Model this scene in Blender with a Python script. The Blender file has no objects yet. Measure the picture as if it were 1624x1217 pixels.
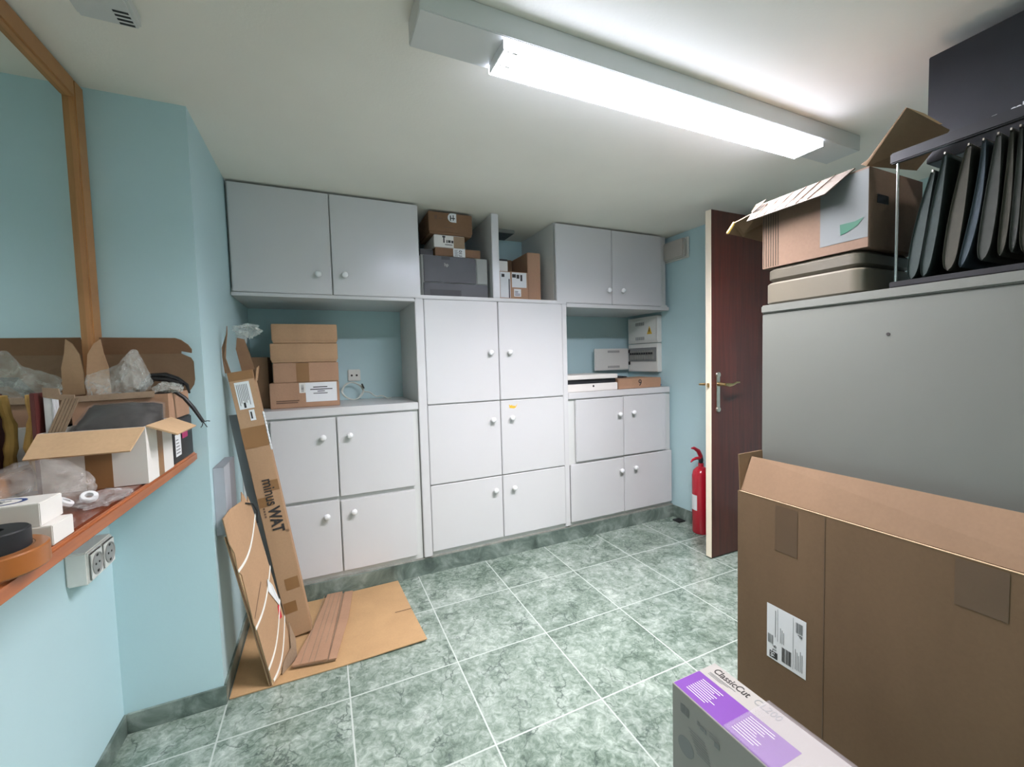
import bpy, bmesh, math, random
from mathutils import Vector, Matrix, noise as mnoise

random.seed(7)
scene = bpy.context.scene
COL = scene.collection
PI = math.pi

# ---------------------------------------------------------------- camera
cam_data = bpy.data.cameras.new('camera')
cam = bpy.data.objects.new('camera', cam_data)
COL.objects.link(cam)
cam_data.sensor_fit = 'HORIZONTAL'
cam_data.sensor_width = 36.0
cam_data.lens = 663.14 / 1624.0 * 36.0
cam_data.clip_start = 0.02
CR = Vector((0.90989415, -0.41396519, -0.0269344))
CU = Vector((0.04645139, 0.03715081, 0.99822948))
CF = Vector((0.41223162, 0.9095343, -0.05303256))
cam.matrix_world = Matrix(((CR.x, CU.x, -CF.x, 0.0), (CR.y, CU.y, -CF.y, 0.0),
                           (CR.z, CU.z, -CF.z, 1.22), (0, 0, 0, 1)))
scene.camera = cam

# ---------------------------------------------------------------- world, exposure
world = bpy.data.worlds.new('world')
scene.world = world
world.use_nodes = True
world.node_tree.nodes['Background'].inputs[0].default_value = (0.75, 0.85, 1.0, 1)
world.node_tree.nodes['Background'].inputs[1].default_value = 0.05
vs = scene.view_settings
vs.view_transform = 'Standard'
vs.look = 'None'
vs.gamma = 1.0
vs.use_curve_mapping = False
vs.exposure = 0.42
LAMP_POWER = 58.0          # fluorescent fitting in view
REAR_FILL_POWER = 38.0          # unseen fill light added behind the camera, shaped like the fitting


def lin(c):
    r = []
    for v in c:
        v = v / 255.0
        r.append(v / 12.92 if v <= 0.04045 else ((v + 0.055) / 1.055) ** 2.4)
    return (r[0], r[1], r[2], 1.0)


def area_light(name, loc, sx, sy, power, color, spread=180.0):
    ld = bpy.data.lights.new(name, 'AREA')
    ld.shape = 'RECTANGLE'
    ld.size, ld.size_y = sx, sy
    ld.energy = power
    ld.color = color
    ld.spread = math.radians(spread)
    o = bpy.data.objects.new(name, ld)
    o.location = loc
    COL.objects.link(o)
    return o


# ---------------------------------------------------------------- materials
class NT:
    def __init__(self, name):
        self.m = bpy.data.materials.new(name)
        self.m.use_nodes = True
        self.t = self.m.node_tree
        self.b = self.t.nodes['Principled BSDF']

    def n(self, kind, **kw):
        nd = self.t.nodes.new(kind)
        for k, v in kw.items():
            setattr(nd, k, v)
        return nd

    def l(self, a, b):
        self.t.links.new(a, b)

    def math(self, op, a, b=None, c=None):
        nd = self.n('ShaderNodeMath', operation=op)
        for i, v in enumerate((a, b, c)):
            if v is None:
                continue
            if isinstance(v, (int, float)):
                nd.inputs[i].default_value = v
            else:
                self.l(v, nd.inputs[i])
        return nd.outputs[0]

    def mix(self, fac, a, b):
        nd = self.n('ShaderNodeMix', data_type='RGBA')
        for s, v in ((0, fac), (6, a), (7, b)):
            if isinstance(v, (int, float)):
                nd.inputs[s].default_value = v
            elif isinstance(v, tuple):
                nd.inputs[s].default_value = v
            else:
                self.l(v, nd.inputs[s])
        return nd.outputs[2]

    def noise(self, scale, detail=3.0, rough=0.5, vec=None, dist=0.0):
        nd = self.n('ShaderNodeTexNoise')
        nd.inputs['Scale'].default_value = scale
        nd.inputs['Detail'].default_value = detail
        nd.inputs['Roughness'].default_value = rough
        nd.inputs['Distortion'].default_value = dist
        if vec is None:
            vec = self.n('ShaderNodeTexCoord').outputs['Object']
        self.l(vec, nd.inputs['Vector'])
        return nd.outputs['Fac']

    def ramp(self, fac, stops):
        nd = self.n('ShaderNodeValToRGB')
        el = nd.color_ramp.elements
        el[0].position, el[0].color = stops[0]
        el[1].position, el[1].color = stops[-1]
        for p, c in stops[1:-1]:
            e = el.new(p)
            e.color = c
        self.l(fac, nd.inputs[0])
        return nd.outputs[0]

    def bump(self, h, strength, dist=0.01):
        nd = self.n('ShaderNodeBump')
        nd.inputs['Strength'].default_value = strength
        nd.inputs['Distance'].default_value = dist
        self.l(h, nd.inputs['Height'])
        self.l(nd.outputs[0], self.b.inputs['Normal'])


def plain(name, rgb, rough=0.5, vary=0.06, scale=8.0, bump=0.0, bscale=60.0, metal=0.0, coat=0.0, spec=None):
    t = NT(name)
    c = lin(rgb)
    t.b.inputs['Roughness'].default_value = rough
    t.b.inputs['Metallic'].default_value = metal
    t.b.inputs['Coat Weight'].default_value = coat
    if spec is not None:
        t.b.inputs['Specular IOR Level'].default_value = spec
    if vary > 0:
        dark = tuple(v * (1 - vary) for v in c[:3]) + (1,)
        light = tuple(min(1, v * (1 + vary)) for v in c[:3]) + (1,)
        t.l(t.ramp(t.noise(scale, 4), [(0.3, dark), (0.7, light)]), t.b.inputs['Base Color'])
    else:
        t.b.inputs['Base Color'].default_value = c
    if bump > 0:
        t.bump(t.noise(bscale, 4), bump, 0.002)
    return t.m


def cardboard(name, rgb, vary=0.08, lines=True):
    t = NT(name)
    c = lin(rgb)
    t.b.inputs['Roughness'].default_value = 0.75
    t.b.inputs['Specular IOR Level'].default_value = 0.25
    d = tuple(v * (1 - vary) for v in c[:3]) + (1,)
    li = tuple(min(1, v * (1 + vary)) for v in c[:3]) + (1,)
    co = t.n('ShaderNodeTexCoord').outputs['Object']
    mp = t.n('ShaderNodeMapping')
    mp.inputs['Scale'].default_value = (1, 1, 0.25)
    t.l(co, mp.inputs[0])
    f = t.math('ADD', t.math('MULTIPLY', t.noise(7, 4, vec=mp.outputs[0]), 0.7), t.math('MULTIPLY', t.noise(120, 2, vec=co), 0.3))
    t.l(t.ramp(f, [(0.35, d), (0.65, li)]), t.b.inputs['Base Color'])
    t.bump(t.noise(45, 3, vec=mp.outputs[0]), 0.12, 0.002)
    return t.m


def wood(name, rgb_a, rgb_b, axis_scale, rough=0.3, coat=0.0, spec=None):
    t = NT(name)
    co = t.n('ShaderNodeTexCoord').outputs['Object']
    mp = t.n('ShaderNodeMapping')
    mp.inputs['Scale'].default_value = axis_scale
    t.l(co, mp.inputs[0])
    f = t.noise(6, 6, 0.6, vec=mp.outputs[0], dist=0.6)
    t.l(t.ramp(f, [(0.3, lin(rgb_a)), (0.7, lin(rgb_b))]), t.b.inputs['Base Color'])
    t.b.inputs['Roughness'].default_value = rough
    t.b.inputs['Coat Weight'].default_value = coat
    if spec is not None:
        t.b.inputs['Specular IOR Level'].default_value = spec
    return t.m


def emissive(name, rgb, strength):
    t = NT(name)
    t.b.inputs['Base Color'].default_value = lin(rgb)
    t.b.inputs['Emission Color'].default_value = lin(rgb)
    t.b.inputs['Emission Strength'].default_value = strength
    return t.m


def film(name, rgb, opacity, rough=0.12, scale=30.0, bump=0.9):
    """thin clear plastic: part see-through, part pale and shiny, denser in its creases"""
    t = NT(name)
    out = t.t.nodes['Material Output']
    tr = t.n('ShaderNodeBsdfTransparent')
    t.b.inputs['Base Color'].default_value = lin(rgb)
    t.b.inputs['Roughness'].default_value = rough
    t.b.inputs['Specular IOR Level'].default_value = 0.9
    f = t.noise(scale, 5, 0.65, dist=1.2)
    fac = t.ramp(f, [(0.35, (opacity * 0.35,) * 3 + (1,)), (0.72, (min(1, opacity * 1.7),) * 3 + (1,))])
    mx = t.n('ShaderNodeMixShader')
    t.l(fac, mx.inputs[0])
    t.l(tr.outputs[0], mx.inputs[1])
    t.l(t.b.outputs[0], mx.inputs[2])
    t.l(mx.outputs[0], out.inputs[0])
    if bump > 0:
        t.bump(t.noise(scale * 1.3, 4, dist=1.0), bump, 0.012)
    return t.m


TILE, TGX, TGY = 0.41059, 0.44976, 2.01221


def floor_material():
    t = NT('marbled_green_tile')
    pos = t.n('ShaderNodeNewGeometry').outputs['Position']
    sep = t.n('ShaderNodeSeparateXYZ')
    t.l(pos, sep.inputs[0])
    ux = t.math('DIVIDE', t.math('SUBTRACT', sep.outputs[0], TGX), TILE)
    uy = t.math('DIVIDE', t.math('SUBTRACT', sep.outputs[1], TGY), TILE)
    fx, fy = t.math('FRACT', ux), t.math('FRACT', uy)
    dx = t.math('MINIMUM', fx, t.math('SUBTRACT', 1.0, fx))
    dy = t.math('MINIMUM', fy, t.math('SUBTRACT', 1.0, fy))
    dd = t.math('MINIMUM', dx, dy)
    grout = t.math('LESS_THAN', dd, 0.0068)
    cell = t.n('ShaderNodeCombineXYZ')
    t.l(t.math('FLOOR', ux), cell.inputs[0])
    t.l(t.math('FLOOR', uy), cell.inputs[1])
    wn = t.n('ShaderNodeTexWhiteNoise', noise_dimensions='2D')
    t.l(cell.outputs[0], wn.inputs['Vector'])
    off = t.n('ShaderNodeVectorMath', operation='SCALE')
    t.l(wn.outputs['Color'], off.inputs[0])
    off.inputs['Scale'].default_value = 9.0
    add = t.n('ShaderNodeVectorMath', operation='ADD')
    t.l(pos, add.inputs[0])
    t.l(off.outputs[0], add.inputs[1])
    v = add.outputs[0]
    big = t.noise(5.0, 8, 0.68, vec=v, dist=0.8)
    fine = t.noise(38.0, 6, 0.7, vec=v, dist=0.9)
    f = t.math('ADD', t.math('MULTIPLY', big, 0.52), t.math('MULTIPLY', fine, 0.48))
    base = t.ramp(f, [(0.37, lin((82, 97, 86))), (0.45, lin((110, 126, 114))), (0.52, lin((138, 152, 141))),
                      (0.60, lin((166, 177, 168))), (0.66, lin((190, 198, 191)))])
    # thin dark cracks
    vd = t.n('ShaderNodeVectorMath', operation='ADD')
    wob = t.n('ShaderNodeTexNoise')
    wob.inputs['Scale'].default_value = 9.0
    wob.inputs['Detail'].default_value = 5
    t.l(v, wob.inputs['Vector'])
    ws = t.n('ShaderNodeVectorMath', operation='SCALE')
    t.l(wob.outputs['Color'], ws.inputs[0])
    ws.inputs['Scale'].default_value = 0.22
    t.l(v, vd.inputs[0])
    t.l(ws.outputs[0], vd.inputs[1])
    vor = t.n('ShaderNodeTexVoronoi', feature='DISTANCE_TO_EDGE')
    vor.inputs['Scale'].default_value = 7.5
    t.l(vd.outputs[0], vor.inputs['Vector'])
    crack = t.ramp(vor.outputs['Distance'], [(0.0, (1, 1, 1, 1)), (0.032, (0, 0, 0, 1))])
    gate = t.ramp(t.noise(8.0, 3, vec=v), [(0.44, (0, 0, 0, 1)), (0.60, (1, 1, 1, 1))])
    ck = t.math('MULTIPLY', t.math('MULTIPLY', crack, gate), 0.8)
    col = t.mix(ck, base, lin((58, 72, 67)))
    col = t.mix(grout, col, lin((176, 184, 177)))
    t.l(col, t.b.inputs['Base Color'])
    t.l(t.math('ADD', t.math('MULTIPLY', grout, 0.4), 0.24), t.b.inputs['Roughness'])
    t.bump(t.math('MULTIPLY', grout, -1.0), 0.3, 0.002)
    return t.m


def marble_trim():
    t = NT('dark_green_marble')
    pos = t.n('ShaderNodeNewGeometry').outputs['Position']
    f = t.noise(7.0, 8, 0.65, vec=pos, dist=0.9)
    t.l(t.ramp(f, [(0.32, lin((64, 76, 70))), (0.5, lin((102, 116, 108))), (0.68, lin((148, 160, 152)))]), t.b.inputs['Base Color'])
    t.b.inputs['Roughness'].default_value = 0.35
    return t.m


M = {}
M['floor'] = floor_material()
M['marble'] = marble_trim()
M['teal'] = plain('teal_wall_paint', (186, 214, 218), 0.62, 0.03, 2.0, 0.1, 90.0)
M['ceiling'] = plain('white_ceiling_paint', (240, 236, 226), 0.9, 0.03, 2.0, 0.2, 120.0)
M['white'] = plain('white_gloss_paint', (208, 207, 207), 0.22, 0.02, 1.5, 0.06, 9.0)
M['white_frame'] = plain('white_frame_paint', (208, 209, 206), 0.4, 0.03, 3.0)
M['knob'] = plain('white_knob_enamel', (236, 236, 236), 0.2, 0.0)
M['ledge'] = plain('worn_grey_mortar', (150, 150, 142), 0.8, 0.2, 25.0)
M['card'] = cardboard('brown_cardboard', (176, 142, 110))
M['card_carton'] = cardboard('carton_kraft', (112, 90, 68))
M['card_dark'] = cardboard('dark_cardboard', (126, 96, 72))
M['card_light'] = cardboard('light_cardboard', (198, 166, 130))
M['card_mat'] = cardboard('flat_cardboard', (184, 149, 108))
M['card_pink'] = cardboard('pinkish_cardboard', (170, 134, 108))
M['card_greybrown'] = cardboard('pale_greybrown_cardboard', (120, 98, 82))
M['card_ridge'] = cardboard('pale_ridged_cardboard', (80, 70, 60))
M['card_flap'] = cardboard('carton_inner_kraft', (118, 95, 74))
M['card_edge'] = plain('corrugated_edge', (160, 138, 108), 0.8, 0.15, 90.0)
M['card_grey'] = cardboard('grey_brown_board', (150, 128, 106), 0.15)
M['tape'] = plain('brown_parcel_tape', (142, 104, 66), 0.35, 0.05, 10)
M['tape_clear'] = plain('faint_parcel_tape', (98, 78, 60), 0.3, 0.04, 10)
M['paper'] = plain('white_paper', (228, 229, 230), 0.7, 0.02, 5)
M['carton_white'] = plain('off_white_carton', (150, 147, 142), 0.5, 0.02, 5)
M['shaded_paper'] = plain('flap_shaded_white_paper', (106, 110, 109), 0.7, 0.04, 6)  # white sheet, darkened in colour for the shade under the box flap
M['paper_warm'] = plain('white_painted_board', (226, 222, 216), 0.55, 0.02, 5)
M['ink'] = plain('black_ink', (46, 42, 42), 0.6, 0.0)
M['ink_grey'] = plain('grey_ink', (128, 130, 130), 0.6, 0.0)
M['ink_brown'] = plain('brown_ink', (110, 84, 66), 0.7, 0.0)
M['blue_ink'] = plain('blue_ink', (40, 62, 118), 0.5, 0.0)
M['purple'] = plain('purple_print', (106, 62, 140), 0.4, 0.05, 6)
M['black'] = plain('black_plastic', (24, 24, 28), 0.45, 0.06, 12)
M['parcel_black'] = plain('dark_brown_black_wrap', (34, 31, 30), 0.4, 0.2, 14, 0.4, 20)
M['blackcard'] = plain('black_coated_board', (30, 31, 38), 0.55, 0.1, 14)
M['rubber'] = plain('black_rubber', (24, 25, 28), 0.5, 0.05, 12)
M['printer_grey'] = plain('charcoal_grey_plastic', (64, 66, 69), 0.5, 0.04, 8)
M['printer_light'] = plain('light_grey_plastic', (140, 142, 136), 0.5, 0.04, 8)
M['printer_dark'] = plain('dark_slot', (30, 31, 35), 0.5, 0.0)
M['greymetal'] = plain('grey_painted_steel', (112, 114, 108), 0.42, 0.03, 2.5, 0.05, 200)
M['beige'] = plain('beige_plastic', (108, 102, 89), 0.45, 0.04, 5)
M['beige_lid'] = plain('taupe_plastic', (92, 87, 76), 0.45, 0.04, 5)
M['chrome'] = plain('chrome', (205, 205, 205), 0.18, 0.0, metal=1.0)
M['brass'] = plain('worn_brass', (190, 165, 120), 0.28, 0.1, 30, metal=1.0)
M['silver'] = plain('satin_nickel', (205, 196, 184), 0.3, 0.08, 30, metal=1.0)
M['door'] = wood('mahogany_veneer', (60, 27, 21), (92, 42, 31), (6, 6, 0.35), 0.3, 0.1)
M['door_edge'] = plain('cream_paint', (240, 228, 205), 0.5, 0.03, 6)
M['shelf'] = wood('red_brown_shelf_veneer', (106, 48, 26), (134, 66, 38), (4, 0.5, 4), 0.17, 0.3)
M['shelf_edge'] = wood('orange_brown_edge', (150, 84, 46), (182, 110, 66), (6, 0.4, 6), 0.35)
M['frame'] = wood('oak_frame', (160, 110, 64), (190, 138, 86), (6, 0.5, 0.5), 0.5)
M['red'] = plain('red_enamel', (188, 30, 48), 0.22, 0.03, 5, coat=0.3)
M['redplastic'] = plain('red_plastic', (196, 36, 56), 0.35, 0.0)
M['green'] = plain('green_tape', (14, 84, 60), 0.35, 0.05, 10)
M['magenta'] = plain('magenta_print', (170, 38, 100), 0.5, 0.0)
M['yellow'] = plain('yellow_print', (226, 184, 60), 0.5, 0.0)
M['yellowcard'] = cardboard('yellow_card_edge', (228, 190, 96))
M['padded'] = plain('ochre_padded_paper', (190, 150, 84), 0.8, 0.15, 30, 0.8, 40)
M['strap'] = plain('white_strap', (236, 234, 226), 0.35, 0.03, 10)
M['grey_box'] = plain('grey_foam_board', (168, 172, 178), 0.6, 0.05, 10)
M['grey_box_side'] = plain('mid_grey_board', (136, 138, 142), 0.6, 0.05, 10)
M['orange_tape'] = plain('brown_orange_tape', (150, 90, 42), 0.3, 0.05, 20)
M['cable_white'] = plain('white_cable', (200, 206, 198), 0.45, 0.0)
M['socket'] = plain('white_socket_plastic', (222, 222, 216), 0.35, 0.0)
M['socket_hole'] = plain('socket_well', (150, 150, 146), 0.4, 0.0)
M['darkred'] = plain('dark_red_card', (88, 36, 32), 0.5, 0.05, 8)
M['folder_a'] = plain('teal_grey_folder', (54, 64, 62), 0.8, 0.12, 30)
M['folder_b'] = plain('grey_folder', (68, 70, 66), 0.8, 0.12, 30)
M['folder_c'] = plain('blue_grey_folder', (66, 77, 85), 0.8, 0.12, 30)
M['folder_d'] = plain('olive_grey_folder', (68, 66, 57), 0.8, 0.12, 30)
M['bag'] = film('clear_bag_film', (236, 240, 234), 0.26, 0.06, 18)
M['bag_thin'] = film('thin_clear_film', (225, 225, 226), 0.26, 0.1, 22)
M['bag_grey'] = film('greyish_clear_film', (214, 208, 204), 0.30, 0.08, 14)
t = NT('clear_sleeve')
tr0 = t.n('ShaderNodeBsdfTransparent')
mx0 = t.n('ShaderNodeMixShader')
mx0.inputs[0].default_value = 0.14
t.b.inputs['Base Color'].default_value = lin((196, 190, 196))
t.b.inputs['Roughness'].default_value = 0.15
t.l(tr0.outputs[0], mx0.inputs[1])
t.l(t.b.outputs[0], mx0.inputs[2])
t.l(mx0.outputs[0], t.t.nodes['Material Output'].inputs[0])
M['sleeve'] = t.m
M['wrap_film'] = film('parcel_wrap_film', (200, 196, 196), 0.12, 0.08, 12)
M['louvre'] = plain('white_louvre', (245, 246, 250), 0.25, 0.0)
M['tube'] = emissive('lit_fluorescent_tube', (236, 240, 255), 14.0)
M['lit_side'] = emissive('lit_prismatic_side', (222, 228, 250), 17.0)
M['lens'] = plain('frosted_lens', (186, 180, 172), 0.3, 0.05, 10)
t = NT('mirror_glass')
t.b.inputs['Base Color'].default_value = (0.80, 0.84, 0.82, 1)
t.b.inputs['Metallic'].default_value = 1.0
t.b.inputs['Roughness'].default_value = 0.015
M['mirror'] = t.m


# ---------------------------------------------------------------- geometry helpers
class B:
    """collects shapes, then links them as one mesh object"""
    def __init__(self):
        self.bm = bmesh.new()

    def poly(self, pts):
        return self.bm.faces.new([self.bm.verts.new(p) for p in pts])

    def box(self, x0, x1, y0, y1, z0, z1, bev=0.0, seg=2):
        vs_ = [self.bm.verts.new(p) for p in ((x0, y0, z0), (x1, y0, z0), (x1, y1, z0), (x0, y1, z0),
                                              (x0, y0, z1), (x1, y0, z1), (x1, y1, z1), (x0, y1, z1))]
        fs = [self.bm.faces.new([vs_[i] for i in f]) for f in
              ((3, 2, 1, 0), (4, 5, 6, 7), (0, 1, 5, 4), (1, 2, 6, 5), (2, 3, 7, 6), (3, 0, 4, 7))]
        if bev > 0:
            es = list({e for f in fs for e in f.edges})
            bmesh.ops.bevel(self.bm, geom=es, offset=bev, segments=seg, affect='EDGES', clamp_overlap=True)
        return self

    def panel(self, pts, th):
        """flat polygon given thickness along its normal"""
        pts = [Vector(p) for p in pts]
        nrm = Vector((0, 0, 0))
        for i in range(len(pts)):
            a, b = pts[i], pts[(i + 1) % len(pts)]
            nrm += Vector(((a.y - b.y) * (a.z + b.z), (a.z - b.z) * (a.x + b.x), (a.x - b.x) * (a.y + b.y)))
        nrm.normalize()
        lo = [self.bm.verts.new(p) for p in pts]
        hi = [self.bm.verts.new(p + nrm * th) for p in pts]
        n = len(pts)
        self.bm.faces.new(list(reversed(lo)))
        self.bm.faces.new(hi)
        for i in range(n):
            self.bm.faces.new([lo[i], lo[(i + 1) % n], hi[(i + 1) % n], hi[i]])
        return self

    def ring(self, c, ax_u, ax_v, r, n):
        return [self.bm.verts.new(c + (ax_u * math.cos(2 * PI * i / n) + ax_v * math.sin(2 * PI * i / n)) * r) for i in range(n)]

    def tube(self, pts, r, n=10, cap=True):
        pts = [Vector(p) for p in pts]
        rs = r if isinstance(r, (list, tuple)) else [r] * len(pts)
        prev, u = None, None
        rings = []
        for i, p in enumerate(pts):
            d = (pts[min(i + 1, len(pts) - 1)] - pts[max(i - 1, 0)]).normalized()
            if u is None:
                u = d.orthogonal().normalized()
            u = (u - d * u.dot(d))
            u = u.normalized() if u.length > 1e-6 else d.orthogonal().normalized()
            v = d.cross(u)
            rings.append(self.ring(p, u, v, rs[i], n))
        for a, b in zip(rings, rings[1:]):
            for i in range(n):
                self.bm.faces.new([a[i], a[(i + 1) % n], b[(i + 1) % n], b[i]])
        if cap:
            self.bm.faces.new(list(reversed(rings[0])))
            self.bm.faces.new(rings[-1])
        return self

    def lathe(self, prof, c, axis=(0, 0, 1), n=24):
        """prof: (radius, height along the axis) pairs"""
        axis = Vector(axis).normalized()
        u = axis.orthogonal().normalized()
        v = axis.cross(u)
        c = Vector(c)
        rings = []
        for r, h in prof:
            if r < 1e-6:
                rings.append([self.bm.verts.new(c + axis * h)])
            else:
                rings.append(self.ring(c + axis * h, u, v, r, n))
        for a, b in zip(rings, rings[1:]):
            for i in range(n):
                j = (i + 1) % n
                if len(a) == 1 and len(b) == 1:
                    continue
                if len(a) == 1:
                    self.bm.faces.new([a[0], b[j], b[i]])
                elif len(b) == 1:
                    self.bm.faces.new([a[i], a[j], b[0]])
                else:
                    self.bm.faces.new([a[i], a[j], b[j], b[i]])
        return self

    def blob(self, c, rad, amp=0.25, freq=6.0, seed=0.0, sub=4, flat=None):
        """crumpled rounded lump"""
        r = bmesh.ops.create_icosphere(self.bm, subdivisions=sub, radius=1.0)
        off = Vector((seed, seed * 1.7, -seed))
        c = Vector(c)
        for vtx in r['verts']:
            d = vtx.co.normalized()
            k = 1.0 + amp * mnoise.noise(d * freq * 0.4 + off) + amp * 0.6 * abs(mnoise.noise(d * freq + off)) \
                + amp * 0.3 * mnoise.noise(d * freq * 2.3 + off)
            vtx.co = c + Vector((d.x * rad[0], d.y * rad[1], d.z * rad[2])) * k
            if flat is not None and vtx.co.z < flat:
                vtx.co.z = flat
        return self

    def xf(self, mat):
        bmesh.ops.transform(self.bm, matrix=mat, verts=self.bm.verts)
        return self

    def obj(self, name, mat, parent=None, smooth=35, world=True):
        bm = self.bm
        if len(bm.faces) and not getattr(self, 'keep', False):
            bmesh.ops.recalc_face_normals(bm, faces=bm.faces)
        root = parent
        while root is not None and root.parent is not None:
            root = root.parent
        if root is not None and world:
            bmesh.ops.translate(bm, vec=-Vector(root.location), verts=bm.verts)
        me = bpy.data.meshes.new(name)
        bm.to_mesh(me)
        bm.free()
        if smooth:
            me.polygons.foreach_set('use_smooth', [True] * len(me.polygons))
            me.set_sharp_from_angle(angle=math.radians(smooth))
        me.materials.append(M[mat] if isinstance(mat, str) else mat)
        o = bpy.data.objects.new(name, me)
        COL.objects.link(o)
        if parent is not None:
            o.parent = parent
        return o


def tag(o, label, cat, group=None):
    o['label'] = label
    o['category'] = cat
    if group:
        o['group'] = group
    return o


def thing(name, label, cat, loc=(0, 0, 0), group=None):
    o = bpy.data.objects.new(name, None)
    o.location = loc
    o.empty_display_size = 0.05
    COL.objects.link(o)
    return tag(o, label, cat, group)


def solo(o, label, cat, loc, group=None):
    """a thing that is a single mesh: move its origin to loc"""
    o.data.transform(Matrix.Translation(-Vector(loc)))
    o.location = loc
    return tag(o, label, cat, group)


def struct(o):
    o['kind'] = 'structure'
    return o


def text(name, s, size, origin, right, up, mat, parent, bold=0.0, lift=0.0008, align='LEFT', stretch=1.0, world=True):
    cu = bpy.data.curves.new(name, 'FONT')
    cu.body = s
    cu.size = size
    cu.align_x = align
    cu.offset = bold
    cu.extrude = 0.0002
    tmp = bpy.data.objects.new(name, cu)
    me = bpy.data.meshes.new_from_object(tmp)
    bpy.data.objects.remove(tmp)
    bpy.data.curves.remove(cu)
    r, u = Vector(right).normalized(), Vector(up).normalized()
    n = r.cross(u)
    o_ = Vector(origin) + n * lift
    root = parent
    while root.parent is not None:
        root = root.parent
    if world:
        o_ -= Vector(root.location)
    me.transform(Matrix(((r.x * stretch, u.x, n.x, o_.x), (r.y * stretch, u.y, n.y, o_.y), (r.z * stretch, u.z, n.z, o_.z), (0, 0, 0, 1))))
    me.materials.clear()
    me.materials.append(M[mat])
    ob = bpy.data.objects.new(name, me)
    COL.objects.link(ob)
    ob.parent = parent
    return ob


def marks(name, rects, origin, right, up, mat, parent, lift=0.0012, th=0.0003, world=True):
    """flat printed rectangles (x0,x1,y0,y1) in the plane origin/right/up"""
    r, u = Vector(right).normalized(), Vector(up).normalized()
    n = r.cross(u)
    b = B()
    o_ = Vector(origin) + n * lift
    for x0, x1, y0, y1 in rects:
        b.panel([o_ + r * x0 + u * y0, o_ + r * x1 + u * y0, o_ + r * x1 + u * y1, o_ + r * x0 + u * y1], th)
    return b.obj(name, mat, parent, smooth=0, world=world)


def barcode(x0, x1, y0, y1, n=14, vertical=True, seed=1):
    rnd = random.Random(seed)
    out = []
    L = (x1 - x0) if vertical else (y1 - y0)
    p = 0.0
    step = L / n
    for i in range(n):
        w = step * rnd.choice((0.3, 0.5, 0.7))
        if vertical:
            out.append((x0 + p, x0 + p + w, y0, y1))
        else:
            out.append((x0, x1, y0 + p, y0 + p + w))
        p += step
    return out


def lines(x0, x1, y0, y1, n, fill=0.45, seed=3):
    rnd = random.Random(seed)
    st = (y1 - y0) / n
    return [(x0, x0 + (x1 - x0) * rnd.uniform(0.55, 1.0), y0 + i * st, y0 + i * st + st * fill) for i in range(n)]


# ---------------------------------------------------------------- room shell
H = 2.112
D = 2.3655       # plane of the cupboard door fronts
YB = 2.87        # back wall
XL, XP, YP = -0.66, -0.378, 1.78   # recessed left wall, pillar side, pillar front
XR = 2.408       # right wall beside the cupboards
XO, YD = 2.90, 1.86   # right wall nearer the camera, behind the grey cabinet
YR = -1.9        # rear wall

struct(B().box(XL - 0.1, XO + 0.1, YR - 0.1, YB + 0.1, -0.1, 0.0).obj('floor', 'floor', smooth=0))
struct(B().box(XL - 0.1, XO + 0.1, YR - 0.1, YB + 0.1, H, H + 0.1).obj('ceiling', 'ceiling', smooth=0))
struct(B().box(XL - 0.1, XL, YR, YP, 0, H).obj('wall_left', 'teal', smooth=0))
struct(B().box(XL - 0.1, XP, YP, YB, 0, H).obj('wall_pillar', 'teal', smooth=0))
struct(B().box(XL - 0.1, XO + 0.1, YB, YB + 0.1, 0, H).obj('wall_back', 'teal', smooth=0))
struct(B().box(XR, XO + 0.1, YD, YB, 0, H).obj('wall_right', 'teal', smooth=0))
struct(B().box(XO, XO + 0.1, YR, YD, 0, H).obj('wall_right_near', 'teal', smooth=0))
struct(B().box(XL - 0.1, XO + 0.1, YR - 0.1, YR, 0, H).obj('wall_rear', 'teal', smooth=0))
BBH = 0.088
struct(B().box(XL, XL + 0.009, YR, YP, 0, 0.066, 0.001).obj('baseboard_left', 'marble', smooth=0))
struct(B().box(XL + 0.009, XP + 0.008, YP - 0.009, YP, 0, 0.068, 0.001).obj('baseboard_pillar_front', 'marble', smooth=0))
struct(B().box(XP, XP + 0.008, YP, D - 0.001, 0, 0.072, 0.001).obj('baseboard_pillar_side', 'marble', smooth=0))
struct(B().box(XP, XR, D, D + 0.012, 0, BBH, 0.001).obj('baseboard_back', 'marble', smooth=0))
struct(B().box(XP, XR, D + 0.012, D + 0.05, 0, BBH + 0.006).obj('trim_1', 'ledge', smooth=0))
struct(B().box(XR - 0.009, XR, YD, D - 0.001, 0, 0.09, 0.001).obj('baseboard_right', 'marble', smooth=0))

# ---------------------------------------------------------------- fluorescent fitting
lamp = thing('ceiling_lamp', 'long white fluorescent ceiling light with lit louvre', 'lamp', (1.15, 1.075, H))
B().box(0.247, 2.066, 1.012, 1.140, 2.050, H - 0.0005, 0.002).obj('housing', 'white_frame', lamp)
LX0, LX1, LY0, LY1 = 0.465, 1.822, 1.018, 1.126
b = B()
b.box(LX0, LX0 + 0.003, LY0 + 0.003, LY1 - 0.003, 2.026, 2.0495)
b.box(LX1 - 0.003, LX1, LY0 + 0.003, LY1 - 0.003, 2.026, 2.0495)
b.box(LX0 + 0.003, LX1 - 0.003, 1.071, 1.073, 2.028, 2.040)
nf = 46
for i in range(1, nf):
    x = LX0 + (LX1 - LX0) * i / nf
    b.box(x - 0.0008, x + 0.0008, LY0 + 0.003, LY1 - 0.003, 2.028, 2.036)
b.obj('louvre', 'louvre', lamp, smooth=0)
for y in (LY0, LY1 - 0.003):
    B().box(LX0, LX1, y, y + 0.003, 2.026, 2.0495).obj('lit_side', 'lit_side', lamp, smooth=0)
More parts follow.
